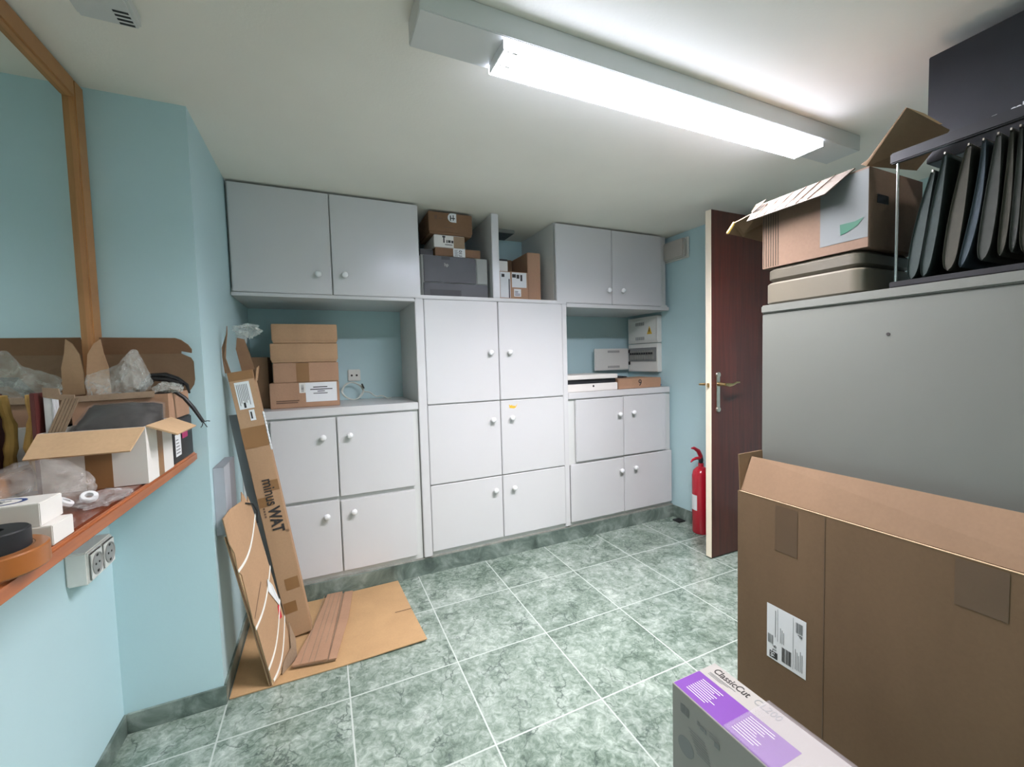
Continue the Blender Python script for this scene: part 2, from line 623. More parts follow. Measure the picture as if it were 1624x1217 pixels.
for y in (1.045, 1.099):
    tb = B().tube([(LX0 + 0.05, y, 2.0425), (LX1 - 0.05, y, 2.0425)], 0.006, 10).obj('fluorescent_tube', 'tube', lamp)
    for xa in (LX0 + 0.02, LX1 - 0.05):
        B().tube([(xa, y, 2.0425), (xa + 0.03, y, 2.0425)], 0.0063, 10).obj('tube_cap', 'chrome', tb)
area_light('lamp_light', (1.143, 1.072, 2.0355), 1.335, 0.096, LAMP_POWER, (1.0, 0.955, 1.0), 162)

rear = thing('ceiling_lamp', 'added fill light behind the viewer, shaped like the long white ceiling light', 'lamp', (1.34, -1.0, H))  # invented fitting, added out of view to fill the room from behind
B().box(1.27, 1.41, -1.85, -0.30, 2.05, H - 0.0005, 0.002).obj('housing', 'white_frame', rear)
b = B()
b.box(1.283, 1.286, -1.76, -0.40, 2.026, 2.0495).box(1.394, 1.397, -1.76, -0.40, 2.026, 2.0495)
for i in range(0, 24):
    y = -1.76 + 1.359 * i / 23
    b.box(1.286, 1.394, y - 0.0008, y + 0.0008, 2.028, 2.036)
b.obj('louvre', 'louvre', rear, smooth=0)
area_light('rear_fill_light', (1.34, -1.08, 2.0375), 0.096, 1.30, REAR_FILL_POWER, (1.0, 0.97, 0.94), 180)

# ceiling unit top left, vent over the shelf
v = thing('ceiling_vent', 'grey slotted box fixed to the ceiling above the mirror', 'vent', (-0.43, 1.25, H))
B().box(-0.492, -0.372, 1.10, 1.378, 2.076, H - 0.0005, 0.006).obj('housing', 'white_frame', v)
b = B()
for i in range(4):
    y = 1.322 + i * 0.0135
    b.box(-0.412, -0.382, y, y + 0.0062, 2.0752, 2.0765)
b.obj('slots', 'printer_dark', v, smooth=0)
v = thing('ceiling_vent', 'small dark vent on the ceiling in the right open bay', 'vent', (1.16, 2.70, H))
B().box(1.08, 1.24, 2.62, 2.80, 2.088, H - 0.0005, 0.004).obj('housing', 'greymetal', v)
b = B()
for i in range(6):
    b.box(1.09, 1.23, 2.635 + i * 0.026, 2.648 + i * 0.026, 2.0868, 2.0885)
b.obj('slots', 'printer_dark', v, smooth=0)


# ---------------------------------------------------------------- built-in cupboards
def knob(parent, x, z, y=D):
    B().lathe([(0.006, 0), (0.006, 0.010), (0.013, 0.014), (0.0165, 0.022), (0.015, 0.029), (0.009, 0.0335), (0.0, 0.035)],
              (x, y, z), (0, -1, 0), 18).obj('knob', 'knob', parent, smooth=60)


def door(parent, x0, x1, z0, z1, kx, kz, th=0.019, bev=0.0035):
    d = B().box(x0, x1, D, D + th, z0, z1, bev, 3).obj('door', 'white', parent)
    knob(d, kx, kz)
    return d


YF = D + 0.0205   # carcass fronts
# lower left unit
u = thing('base_cupboard', 'lower left white base cupboard with four doors behind the leaning cardboard', 'cupboard', (0.05, 2.6, BBH))
B().box(XP + 0.001, 0.487, YF, YB - 0.002, BBH + 0.0065, 0.961, 0.001).obj('body', 'white_frame', u)
B().box(XP + 0.001, 0.4875, D + 0.004, YB - 0.002, 0.9615, 1.003, 0.003).obj('countertop', 'white', u)
door(u, -0.247, 0.053, 0.530, 0.953, -0.010, 0.853)
door(u, 0.059, 0.455, 0.528, 0.953, 0.119, 0.853)
door(u, -0.247, 0.053, 0.123, 0.514, -0.010, 0.438)
door(u, 0.059, 0.452, 0.123, 0.506, 0.122, 0.442)
# tall centre unit
u = thing('tall_cupboard', 'tall white middle cupboard with six glossy doors and two open bays on top', 'cupboard', (0.99, 2.6, BBH))
B().box(0.490, 1.481, YF, YB - 0.002, BBH + 0.0065, 1.5845, 0.001).obj('body', 'white_frame', u)
B().box(0.490, 0.5375, D + 0.001, YF - 0.0002, BBH + 0.012, 1.5845, 0.003).obj('post', 'white', u)
B().box(1.4435, 1.481, D + 0.003, YF - 0.0002, BBH + 0.012, 1.5845, 0.003).obj('post', 'white', u)
B().box(0.490, 1.481, D + 0.002, YB - 0.002, 1.585, 1.607, 0.003).obj('top_board', 'white', u)
B().box(0.966, 1.012, D + 0.004, YB - 0.002, 1.6073, H - 0.001, 0.003).obj('divider', 'white', u)
door(u, 0.540, 0.988, 0.984, 1.5835, 0.931, 1.276)
door(u, 0.993, 1.4415, 0.984, 1.5835, 1.057, 1.276)
door(u, 0.540, 0.988, 0.517, 0.979, 0.935, 0.868)
dr = door(u, 0.993, 1.4415, 0.517, 0.979, 1.062, 0.870)
door(u, 0.540, 0.988, 0.123, 0.512, 0.938, 0.431)
door(u, 0.993, 1.4415, 0.123, 0.512, 1.063, 0.430)
b = B()
ys = D - 0.0006
b.panel([(1.047, ys, 0.954), (1.051, ys, 0.930), (1.082, ys, 0.926), (1.094, ys, 0.932), (1.107, ys, 0.957), (1.100, ys, 0.949),
         (1.090, ys, 0.938), (1.080, ys, 0.945), (1.074, ys, 0.940), (1.066, ys, 0.951), (1.060, ys, 0.944)], 0.0004)
b.obj('sticker', 'yellow', dr, smooth=0)
# upper left unit
u = thing('wall_cupboard', 'upper left white two-door wall cupboard above the stacked brown boxes', 'cupboard', (0.07, 2.6, 1.57))
B().box(XP + 0.001, 0.5225, YF + 0.014, YB - 0.002, 1.6075, H - 0.001, 0.001).obj('body', 'white_frame', u)
B().box(XP + 0.001, 0.4895, D + 0.003, YB - 0.002, 1.569, 1.586, 0.002).obj('bottom_board', 'white', u)
B().box(XP + 0.001, 0.4895, YF, YB - 0.002, 1.5865, 1.607).obj('bottom_rail', 'white_frame', u)
door(u, XP + 0.010, 0.069, 1.588, H - 0.012, 0.007, 1.687)
door(u, 0.073, 0.524, 1.588, H - 0.012, 0.131, 1.690)
# upper right unit
u = thing('wall_cupboard', 'upper right white two-door wall cupboard above the fuse boxes', 'cupboard', (1.9, 2.6, 1.567))
B().box(1.409, 2.372, YF + 0.014, YB - 0.002, 1.6075, H - 0.001, 0.001).obj('body', 'white_frame', u)
B().box(1.4825, 2.374, D + 0.003, YB - 0.002, 1.567, 1.592, 0.002).obj('bottom_board', 'white', u)
B().box(1.4825, 2.372, YF, YB - 0.002, 1.5925, 1.607).obj('bottom_rail', 'white_frame', u)
door(u, 1.407, 1.850, 1.594, H - 0.012, 1.813, 1.688)
door(u, 1.854, 2.300, 1.594, H - 0.012, 1.932, 1.690)
# lower right unit
u = thing('base_cupboard', 'lower right white base cupboard with four doors beside the fire extinguisher', 'cupboard', (1.94, 2.6, BBH))
B().box(1.4825, 2.390, YF, YB - 0.002, BBH + 0.0065, 0.9545, 0.001).obj('body', 'white_frame', u)
B().box(1.4825, 2.376, D + 0.003, YB - 0.002, 0.955, 0.998, 0.003).obj('countertop', 'white', u)
door(u, 1.536, 1.935, 0.527, 0.948, 1.892, 0.829)
door(u, 1.940, 2.333, 0.527, 0.951, 2.015, 0.832)
door(u, 1.488, 1.935, 0.120, 0.512, 1.901, 0.426)
door(u, 1.940, 2.388, 0.120, 0.516, 2.027, 0.431)


# ---------------------------------------------------------------- boxes in the left niche
def carton(name, label, x0, x1, y0, y1, z0, z1, mat, group, lid=False, bev=0.003, cat='box'):
    t_ = thing(name, label, cat, ((x0 + x1) / 2, (y0 + y1) / 2, z0), group)
    if lid:
        B().box(x0 + 0.004, x1 - 0.004, y0 + 0.004, y1 - 0.004, z0, z1 - 0.05, bev).obj('base', mat, t_)
        B().box(x0, x1, y0, y1, z0 + 0.012, z1, bev).obj('lid', mat, t_)
    else:
        B().box(x0, x1, y0, y1, z0, z1, bev).obj('body', mat, t_)
    return t_


GS = 'brown boxes stacked in the left niche'
YS = 2.49
c = carton('cardboard_box', 'bottom brown box of the niche stack, with white address label', -0.252, 0.083, YS, YS + 0.28, 1.0035, 1.138, 'card_pink', GS)
marks('address_label', [(0.168, 0.322, 0.028, 0.132)], (-0.252, YS, 1.0035), (1, 0, 0), (0, 0, 1), 'paper', c)
marks('small_label', [(0.138, 0.168, 0.078, 0.132)], (-0.252, YS, 1.0035), (1, 0, 0), (0, 0, 1), 'paper_warm', c, lift=0.001)
marks('printed_lines', [(0.205, 0.275, 0.104, 0.109), (0.190, 0.300, 0.092, 0.097), (0.225, 0.262, 0.082, 0.086), (0.205, 0.275, 0.071, 0.075)],
      (-0.252, YS, 1.0035), (1, 0, 0), (0, 0, 1), 'ink', c, lift=0.0018)
marks('barcode', barcode(0.147, 0.160, 0.084, 0.124, 9, False, 4), (-0.252, YS, 1.0035), (1, 0, 0), (0, 0, 1), 'ink', c, lift=0.0018)
marks('printed_stamp', lines(0.028, 0.150, 0.026, 0.046, 2, 0.6, 5), (-0.252, YS, 1.0035), (1, 0, 0), (0, 0, 1), 'ink_brown', c)
c = carton('cardboard_box', 'third brown box down the niche stack, with a vertical tape strip', -0.232, 0.083, YS, YS + 0.27, 1.139, 1.243, 'card_pink', GS)
B().box(-0.124, -0.063, YS - 0.0006, YS, 1.141, 1.241).box(-0.124, -0.063, YS, YS + 0.27, 1.243, 1.2434).obj('tape_strip', 'tape', c, smooth=0)
carton('cardboard_box', 'plain lidded brown box second from the top of the niche stack', -0.240, 0.083, YS, YS + 0.27, 1.2445, 1.345, 'card', GS, True)
carton('cardboard_box', 'plain lidded brown box at the top of the niche stack', -0.230, 0.085, YS, YS + 0.27, 1.3465, 1.447, 'card', GS, True)
carton('cardboard_box', 'dark brown box standing in shadow behind the niche stack', -0.360, -0.262, 2.58, 2.80, 1.0035, 1.278, 'card_dark', None)

# socket and coiled cable
s = thing('wall_socket', 'white double-hole wall socket on the back wall of the left niche', 'socket', (0.187, YB, 1.158))
B().box(0.149, 0.225, YB - 0.012, YB - 0.0003, 1.121, 1.195, 0.004).obj('plate', 'socket', s)
for x in (0.172, 0.202):
    B().lathe([(0.0001, 0.0), (0.0065, 0.0), (0.0065, 0.002), (0.0, 0.002)], (x, YB - 0.012, 1.157), (0, -1, 0), 12).obj('hole', 'ink', s)
cb = B()
pts = []
for k in range(78):
    a = k / 26 * 2 * PI
    pts.append((0.17 + 0.062 * math.cos(a) + 0.004 * math.sin(a * 2.3), 2.79 + 0.03 * math.sin(a * 1.02), 1.062 + 0.05 * math.sin(a) + 0.003 * math.cos(3.1 * a)))
for k in range(20):
    f = k / 19
    pts.append((0.232 + 0.16 * f, 2.79 - 0.06 * f, 1.007 + 0.05 * (1 - f) * (1 - f) + 0.012 * math.sin(f * 7) ** 2))
cb.tube(pts, 0.0035, 8)
ct = thing('coiled_cable', 'coiled white cable lying below the socket in the left niche', 'cable', (0.2, 2.76, 1.0035))
co_ = cb.obj('cord', 'cable_white', ct)
B().tube([(0.226, 2.79, 1.103), (0.236, 2.775, 1.075)], [0.005, 0.004], 8).obj('plug_tip', 'ink', ct)

# ---------------------------------------------------------------- upper open bays
p = thing('printer', 'charcoal grey laser printer in the left open bay above the tall cupboard', 'printer', (0.75, 2.6, 1.607))
YPr = 2.405
B().box(0.536, 0.950, YPr + 0.008, YPr + 0.36, 1.6075, 1.846, 0.008).obj('body', 'printer_light', p)
B().box(0.556, 0.872, YPr, YPr + 0.0078, 1.690, 1.842, 0.003).obj('front_panel', 'printer_grey', p)
B().box(0.552, 0.946, YPr, YPr + 0.0078, 1.609, 1.687, 0.003).obj('paper_tray', 'printer_grey', p)
B().box(0.590, 0.775, YPr - 0.0015, YPr, 1.611, 1.648, 0.0005).obj('tray_slot', 'printer_dark', p)
B().box(0.662, 0.712, YPr - 0.001, YPr, 1.822, 1.840, 0.0004).obj('grip_slot', 'printer_dark', p)
B().box(0.876, 0.946, YPr + 0.001, YPr + 0.0078, 1.690, 1.842, 0.003).obj('side_panel', 'printer_light', p)
text('logo', 'hp', 0.026, (0.677, YPr, 1.785), (1, 0, 0), (0, 0, 1), 'printer_light', p, bold=0.0008)
carton('flat_box', 'black flat box under the white box on the printer', 0.552, 0.628, 2.46, 2.70, 1.847, 1.890, 'black', None)
c = carton('cardboard_box', 'low brown box directly on the printer, with a white label reading 110', 0.632, 0.912, 2.425, 2.69, 1.847, 1.897, 'card_dark', 'boxes on the printer')
marks('label', [(0.108, 0.182, 0.001, 0.049)], (0.632, 2.425, 1.847), (1, 0, 0), (0, 0, 1), 'paper', c)
text('label_number', '110', 0.026, (0.793, 2.425, 1.849), (0, 0, 1), (-1, 0, 0), 'ink', c, bold=0.0006, lift=0.0018)
marks('printed_lines', lines(0.115, 0.146, 0.005, 0.044, 6, 0.5, 8), (0.632, 2.425, 1.847), (1, 0, 0), (0, 0, 1), 'ink_grey', c, lift=0.0018)
c = carton('white_box', 'white box with black print between two brown boxes on the printer', 0.628, 0.815, 2.43, 2.69, 1.898, 1.971, 'paper_warm', 'boxes on the printer')
marks('print', [(0.055, 0.063, 0.028, 0.058), (0.050, 0.068, 0.058, 0.068), (0.074, 0.080, 0.028, 0.045), (0.084, 0.100, 0.030, 0.045), (0.104, 0.116, 0.029, 0.044), (0.065, 0.11, 0.016, 0.020)],
      (0.628, 2.43, 1.898), (1, 0, 0), (0, 0, 1), 'ink', c)
marks('tape_patch', [(0.118, 0.186, 0.002, 0.07)], (0.628, 2.43, 1.898), (1, 0, 0), (0, 0, 1), 'card_grey', c)
c = carton('cardboard_box', 'lidded brown box with round white sticker at the top of the printer pile', 0.598, 0.862, 2.42, 2.68, 1.972, 2.098, 'card_dark', 'boxes on the printer', True)
b = B()
b.lathe([(0.0, 0.0), (0.026, 0.0), (0.026, 0.0006), (0.0, 0.0006)], (0.738, 2.4202, 2.072), (0, -1, 0), 24)
b.box(0.738, 0.764, 2.4195, 2.42, 2.046, 2.098)
b.obj('round_sticker', 'paper', c, smooth=0)
marks('sticker_print', [(0.127, 0.133, 0.082, 0.112), (0.133, 0.158, 0.094, 0.099), (0.145, 0.150, 0.084, 0.116)], (0.598, 2.42, 1.972), (1, 0, 0), (0, 0, 1), 'ink', c, lift=0.0018)
marks('printed_lines', [(0.036, 0.050, 0.082, 0.106), (0.058, 0.080, 0.086, 0.092), (0.09, 0.15, 0.04, 0.043)], (0.598, 2.42, 1.972), (1, 0, 0), (0, 0, 1), 'ink_brown', c)

c = carton('cardboard_box', 'brown box with torn white stickers in the right open bay', 1.016, 1.255, 2.47, 2.72, 1.6075, 1.795, 'card_pink', 'boxes in the right open bay')
marks('sticker', [(0.040, 0.110, 0.02, 0.182), (0.122, 0.226, 0.088, 0.184), (0.135, 0.185, 0.03, 0.078)], (1.016, 2.47, 1.6075), (1, 0, 0), (0, 0, 1), 'paper', c)
marks('sticker_print', [(0.124, 0.15, 0.15, 0.172), (0.155, 0.175, 0.145, 0.17), (0.182, 0.196, 0.13, 0.17), (0.05, 0.07, 0.15, 0.17), (0.098, 0.106, 0.02, 0.14)] + lines(0.14, 0.18, 0.036, 0.07, 4, 0.4, 2),
      (1.016, 2.47, 1.6075), (1, 0, 0), (0, 0, 1), 'ink', c, lift=0.0018)
c = carton('cardboard_box', 'tall narrow brown box against the upper right cupboard side', 1.268, 1.365, 2.50, 2.80, 1.6075, 1.935, 'card_pink', 'boxes in the right open bay')
carton('cardboard_box', 'brown box with sloping top behind the stickered box', 1.160, 1.262, 2.73, 2.86, 1.6075, 1.935, 'card_dark', 'boxes in the right open bay')
c = carton('white_box', 'white box with dark top standing on the stickered box behind the bay divider', 1.03, 1.128, 2.505, 2.63, 1.7955, 1.868, 'paper_warm', 'boxes in the right open bay')
B().box(1.03, 1.128, 2.507, 2.63, 1.8685, 1.880, 0.001).obj('dark_top', 'black', c)

# ---------------------------------------------------------------- right niche
d_ = thing('cash_drawer', 'off-white metal drawer unit with keyhole on the lower right cupboard', 'drawer', (1.72, 2.6, 0.998))
B().box(1.487, 1.922, 2.4095, 2.74, 0.9985, 1.050, 0.003).obj('drawer_front', 'paper_warm', d_)
B().box(1.492, 1.915, 2.425, 2.735, 1.0503, 1.0815).obj('dark_gap', 'printer_dark', d_)
B().box(1.487, 1.920, 2.4045, 2.74, 1.082, 1.112, 0.003).obj('top', 'paper_warm', d_)
B().lathe([(0.0, 0.0), (0.0075, 0.0), (0.0075, 0.0015), (0.0, 0.0015)], (1.713, 2.4095, 1.033), (0, -1, 0), 14).obj('keyhole', 'ink', d_)
c = carton('cardboard_box', 'flat pinkish brown box marked 9 beside the drawer unit', 1.935, 2.335, 2.415, 2.66, 0.9985, 1.070, 'card_pink', None)
text('number', '9', 0.066, (2.115, 2.415, 1.0155), (1, 0, 0), (0, 0, 1), 'ink', c, bold=0.0006)
B().box(2.328, 2.3365, 2.4142, 2.423, 1.004, 1.018, 0.001).obj('blue_tab', 'blue_ink', c, smooth=0)
b = B()
b.panel([(1.492, 2.60, 1.1122), (1.528, 2.60, 1.205), (1.50, 2.60, 1.205), (1.484, 2.60, 1.1122)], 0.004)
solo(b.obj('cardboard_scrap', 'card_dark'), 'brown cardboard scrap standing on the drawer unit', 'cardboard', (1.50, 2.6, 1.1125))
b = B()
b.tube([(1.50, 2.56, 1.128), (1.54, 2.58, 1.126), (1.60, 2.60, 1.117)], [0.007, 0.006, 0.003], 8)
solo(b.obj('cable', 'rubber'), 'short dark cord end lying on the drawer unit', 'cord', (1.55, 2.58, 1.1125))
b = B()
b.blob((2.07, 2.60, 1.0755), (0.085, 0.04, 0.010), 0.3, 4, 2.2, 3, 1.0705)
solo(b.obj('black_strap', 'rubber'), 'dark strap lying on the box marked 9', 'strap', (2.07, 2.60, 1.0705))

f_ = thing('fuse_box', 'closed upper fuse box with yellow warning triangle on the right wall', 'fuse box', (XR, 2.645, 1.435), 'fuse boxes')
B().box(XR - 0.045, XR - 0.0005, 2.477, 2.818, 1.337, 1.544, 0.004).obj('body', 'socket', f_)
B().box(XR - 0.049, XR - 0.0455, 2.488, 2.807, 1.352, 1.526, 0.003).obj('cover', 'socket', f_)
b = B()
for z0 in (1.362, 1.478):
    for i in range(9):
        y = 2.62 + i * 0.0115
        b.box(XR - 0.0502, XR - 0.0492, y, y + 0.006, z0, z0 + 0.026)
b.obj('vent_slots', 'ink_grey', f_, smooth=0)
x = XR - 0.0496
b = B()
b.panel([(x, 2.588, 1.405), (x, 2.532, 1.405), (x, 2.560, 1.470)], -0.0008)
wt = b.obj('warning_triangle', 'yellow', f_, smooth=0)
x = XR - 0.0508
B().panel([(x, 2.563, 1.450), (x, 2.555, 1.450), (x, 2.560, 1.432), (x, 2.554, 1.432), (x, 2.562, 1.412), (x, 2.560, 1.427), (x, 2.566, 1.427)], -0.0006).obj('bolt_symbol', 'ink', wt, smooth=0)
f_ = thing('fuse_box', 'open lower fuse box showing a row of breakers, cover swung out', 'fuse box', (XR, 2.645, 1.22), 'fuse boxes')
B().box(XR - 0.045, XR - 0.0005, 2.477, 2.818, 1.108, 1.332, 0.004).obj('body', 'socket', f_)
B().box(XR - 0.049, XR - 0.0455, 2.49, 2.806, 1.190, 1.300, 0.001).obj('breaker_recess', 'ink_grey', f_)
for i in range(10):
    y = 2.515 + i * 0.027
    br = B().box(XR - 0.058, XR - 0.0492, y, y + 0.024, 1.205, 1.278, 0.001).obj('breaker', 'printer_light', f_)
    B().box(XR - 0.064, XR - 0.0582, y + 0.004, y + 0.020, 1.246, 1.262).obj('breaker_switch', 'printer_dark', br, smooth=0)
dd = B().box(2.012, XR - 0.054, 2.802, 2.818, 1.125, 1.302, 0.004).obj('cover', 'socket', f_)
b = B()
for z0 in (1.143, 1.268):
    for i in range(9):
        x = 2.14 + i * 0.0135
        b.box(x, x + 0.007, 2.8008, 2.802, z0, z0 + 0.018)
b.obj('vent_slots', 'ink_grey', dd, smooth=0)
for z in (1.165, 1.262):
    B().box(XR - 0.054, XR - 0.0455, 2.79, 2.812, z, z + 0.026, 0.002).obj('hinge', 'printer_dark', f_)

e = thing('emergency_light', 'small oblong emergency light on the wall above the right cupboards', 'lamp', (XR, 2.33, 1.99))
B().box(XR - 0.018, XR - 0.0005, 2.205, 2.445, 1.922, 2.068, 0.004).obj('backplate', 'socket', e)
B().box(XR - 0.054, XR - 0.0185, 2.215, 2.437, 1.930, 2.060, 0.008).obj('lens', 'lens', e)

# ---------------------------------------------------------------- fire extinguisher, door, doorstop
EX, EY, ER = 2.345, 2.06, 0.058
ex = thing('fire_extinguisher', 'red fire extinguisher standing on the floor behind the door edge', 'fire extinguisher', (EX, EY, 0))
B().lathe([(0.0, 0.0), (ER - 0.006, 0.0), (ER, 0.008), (ER, 0.40), (ER - 0.008, 0.432), (ER - 0.028, 0.455), (0.018, 0.462), (0.018, 0.485), (0.0, 0.485)],
          (EX, EY, 0.001), (0, 0, 1), 32).obj('cylinder', 'red', ex, smooth=50)
B().lathe([(0.0, 0.0), (0.014, 0.0), (0.016, 0.02), (0.012, 0.045), (0.0, 0.045)], (EX, EY, 0.487), (0, 0, 1), 16).obj('valve', 'printer_dark', ex)
b = B()
for k in range(1):
    b.tube([(EX, EY, 0.53), (EX - 0.03, EY - 0.004, 0.575), (EX - 0.075, EY - 0.008, 0.600), (EX - 0.10, EY - 0.01, 0.601)], [0.014, 0.014, 0.010, 0.004], 10)
b.obj('lever', 'redplastic', ex)
B().tube([(EX + 0.005, EY, 0.52), (EX - 0.05, EY - 0.005, 0.526), (EX - 0.085, EY - 0.008, 0.520), (EX - 0.105, EY - 0.01, 0.507)], [0.011, 0.010, 0.008, 0.004], 10).obj('handle', 'redplastic', ex)
b = B()
for k in range(9):
    a0 = math.radians(142 + k * 6)
    a1 = math.radians(148 + k * 6)
    R_ = ER + 0.0008
    b.poly([(EX + R_ * math.cos(a0), EY + R_ * math.sin(a0), 0.165), (EX + R_ * math.cos(a1), EY + R_ * math.sin(a1), 0.165),
            (EX + R_ * math.cos(a1), EY + R_ * math.sin(a1), 0.27), (EX + R_ * math.cos(a0), EY + R_ * math.sin(a0), 0.27)])
b.obj('label', 'paper', ex)
b = B().box(2.335, 2.398, 2.245, 2.312, 0.0005, 0.008, 0.002)
solo(b.obj('floor_plate', 'rubber'), 'small flat black plate on the floor tiles by the right corner', 'plate', (2.37, 2.28, 0))

DX0, DX1 = 2.074, 2.855
dr = B().box(DX0 + 0.0045, DX1, 1.748, 1.786, 0.008, 2.062, 0.001).obj('door_1', 'door', smooth=0)
struct(dr)
B().box(DX0, DX0 + 0.0043, 1.748, 1.786, 0.008, 2.062, 0.001).obj('door_edge', 'door_edge', dr, smooth=0)
b = B()
b.box(DX0 + 0.040, DX0 + 0.070, 1.742, 1.7478, 0.895, 1.115, 0.004)
b.lathe([(0.0, 0.0), (0.017, 0.0), (0.015, 0.009), (0.0, 0.011)], (DX0 + 0.055, 1.7478, 1.108), (0, -1, 0), 16)
b.lathe([(0.0, 0.0), (0.017, 0.0), (0.015, 0.009), (0.0, 0.011)], (DX0 + 0.055, 1.7478, 0.902), (0, -1, 0), 16)
b.obj('handle_plate', 'silver', dr)
hb = B().tube([(DX0 + 0.055, 1.742, 1.052), (DX0 + 0.055, 1.695, 1.052)], [0.012, 0.009], 12)
hb.tube([(DX0 + 0.05, 1.695, 1.052), (DX0 + 0.085, 1.690, 1.048), (DX0 + 0.115, 1.690, 1.050), (DX0 + 0.145, 1.692, 1.060), (DX0 + 0.175, 1.695, 1.060)], [0.009, 0.011, 0.007, 0.006, 0.004], 10)
hb.obj('handle', 'brass', dr)
B().box(DX0 - 0.012, DX0 - 0.0005, 1.757, 1.770, 1.035, 1.060, 0.002).obj('latch', 'brass', dr)
B().tube([(DX0 + 0.01, 1.7865, 1.052), (DX0 + 0.01, 1.80, 1.052), (DX0 - 0.02, 1.815, 1.052)], [0.01, 0.008, 0.006], 10).obj('handle', 'brass', dr)

# ---------------------------------------------------------------- left wall: mirror, shelf, sockets
mi = thing('wall_mirror', 'large mirror in an oak frame on the left wall above the shelf', 'mirror', (XL, 0.6, 1.5))
B().box(XL + 0.0005, XL + 0.006, -0.80, 1.722, 1.00, 2.048).obj('mirror_glass', 'mirror', mi, smooth=0)
b = B()
b.box(XL + 0.0005, XL + 0.022, 1.722, 1.776, 0.95, 2.104, 0.004)
b.box(XL + 0.0005, XL + 0.022, -0.80, 1.7218, 2.048, 2.104, 0.004)
b.box(XL + 0.0005, XL + 0.022, -0.80, 1.7218, 0.95, 1.000, 0.004)
b.box(XL + 0.0005, XL + 0.022, -0.854, -0.802, 0.95, 2.104, 0.004)
b.obj('frame', 'frame', mi)
ZS = 0.936
sh = thing('wall_shelf', 'long red-brown wooden shelf under the mirror', 'shelf', (-0.53, 0.6, 0.906))
B().box(XL + 0.0005, -0.424, -1.2, YP - 0.002, 0.906, ZS, 0.002).obj('board', 'shelf', sh)
B().box(-0.4238, -0.410, -1.2, YP - 0.002, 0.904, ZS - 0.0002, 0.006, 3).obj('front_edge', 'shelf_edge', sh)
so = thing('wall_socket', 'white twin power socket box on the left wall under the shelf', 'socket', (XL, 1.59, 0.685))
B().box(XL + 0.0005, -0.612, 1.512, 1.664, 0.634, 0.726, 0.004).obj('back_box', 'socket', so)
for y in (1.551, 1.626):
    fr = B().box(-0.6118, -0.606, y - 0.034, y + 0.034, 0.642, 0.718, 0.003).obj('socket_frame', 'socket', so)
    B().lathe([(0.0, 0.0004), (0.026, 0.0004), (0.028, 0.0025), (0.030, 0.0025), (0.030, 0.0)], (-0.606, y, 0.680), (1, 0, 0), 24).obj('socket_well', 'socket_hole', fr)
    b = B()
    for dz in (-0.010, 0.010):
        b.lathe([(0.0, 0.0), (0.003, 0.0), (0.003, 0.0012), (0.0, 0.0012)], (-0.6055, y + dz, 0.680), (1, 0, 0), 10)
    b.box(-0.6055, -0.604, y - 0.004, y + 0.004, 0.700, 0.706).box(-0.6055, -0.604, y - 0.004, y + 0.004, 0.655, 0.661)
    b.obj('contacts', 'ink', fr)


def wall_box(b, x0, x1, y0, y1, z0, z1, th):
    """open-topped box of four sides and a bottom"""
    b.box(x0, x1, y0, y0 + th, z0, z1)
    b.box(x0, x1, y1 - th, y1, z0, z1)
    b.box(x0, x0 + th, y0 + th, y1 - th, z0, z1)
    b.box(x1 - th, x1, y0 + th, y1 - th, z0, z1)
    b.box(x0 + th, x1 - th, y0 + th, y1 - th, z0, z0 + th)
    return b


# white open box on the shelf
WX0, WX1, WY0, WY1, WZ0, WZ1 = -0.606, -0.4105, 1.331, 1.528, ZS + 0.001, 1.081
wb = thing('open_box', 'white cardboard box with open brown flaps on the shelf', 'box', ((WX0 + WX1) / 2, (WY0 + WY1) / 2, ZS))
wall_box(B(), WX0, WX1, WY0, WY1, WZ0, WZ1, 0.004).obj('body', 'paper_warm', wb, smooth=0)
B().panel([(WX0, WY0 - 0.002, WZ1), (WX1, WY0 - 0.002, WZ1), (WX1 - 0.012, WY0 - 0.062, WZ1 - 0.048), (WX0 + 0.0, WY0 - 0.062, WZ1 - 0.048)], 0.004).obj('front_flap', 'card_light', wb, smooth=0)
B().panel([(WX1 + 0.002, WY0 + 0.003, WZ1 + 0.003), (WX1 + 0.002, WY1 - 0.003, WZ1 + 0.003), (WX1 + 0.062, WY1 - 0.008, WZ1 - 0.026), (WX1 + 0.062, WY0 + 0.014, WZ1 - 0.026)], 0.004).obj('side_flap', 'card_light', wb, smooth=0)
B().box(-0.528, -0.478, WY0 - 0.0008, WY0 - 0.0001, WZ0, WZ1 - 0.02).obj('tape_strip', 'tape', wb, smooth=0)
B().box(WX1 + 0.0001, WX1 + 0.0008, 1.408, 1.446, WZ0, WZ1 - 0.004).obj('tape_strip', 'tape', wb, smooth=0)

pq = thing('black_parcel', 'black parcel wrapped in clear film inside the white open box', 'parcel', (-0.505, 1.425, 0.945))


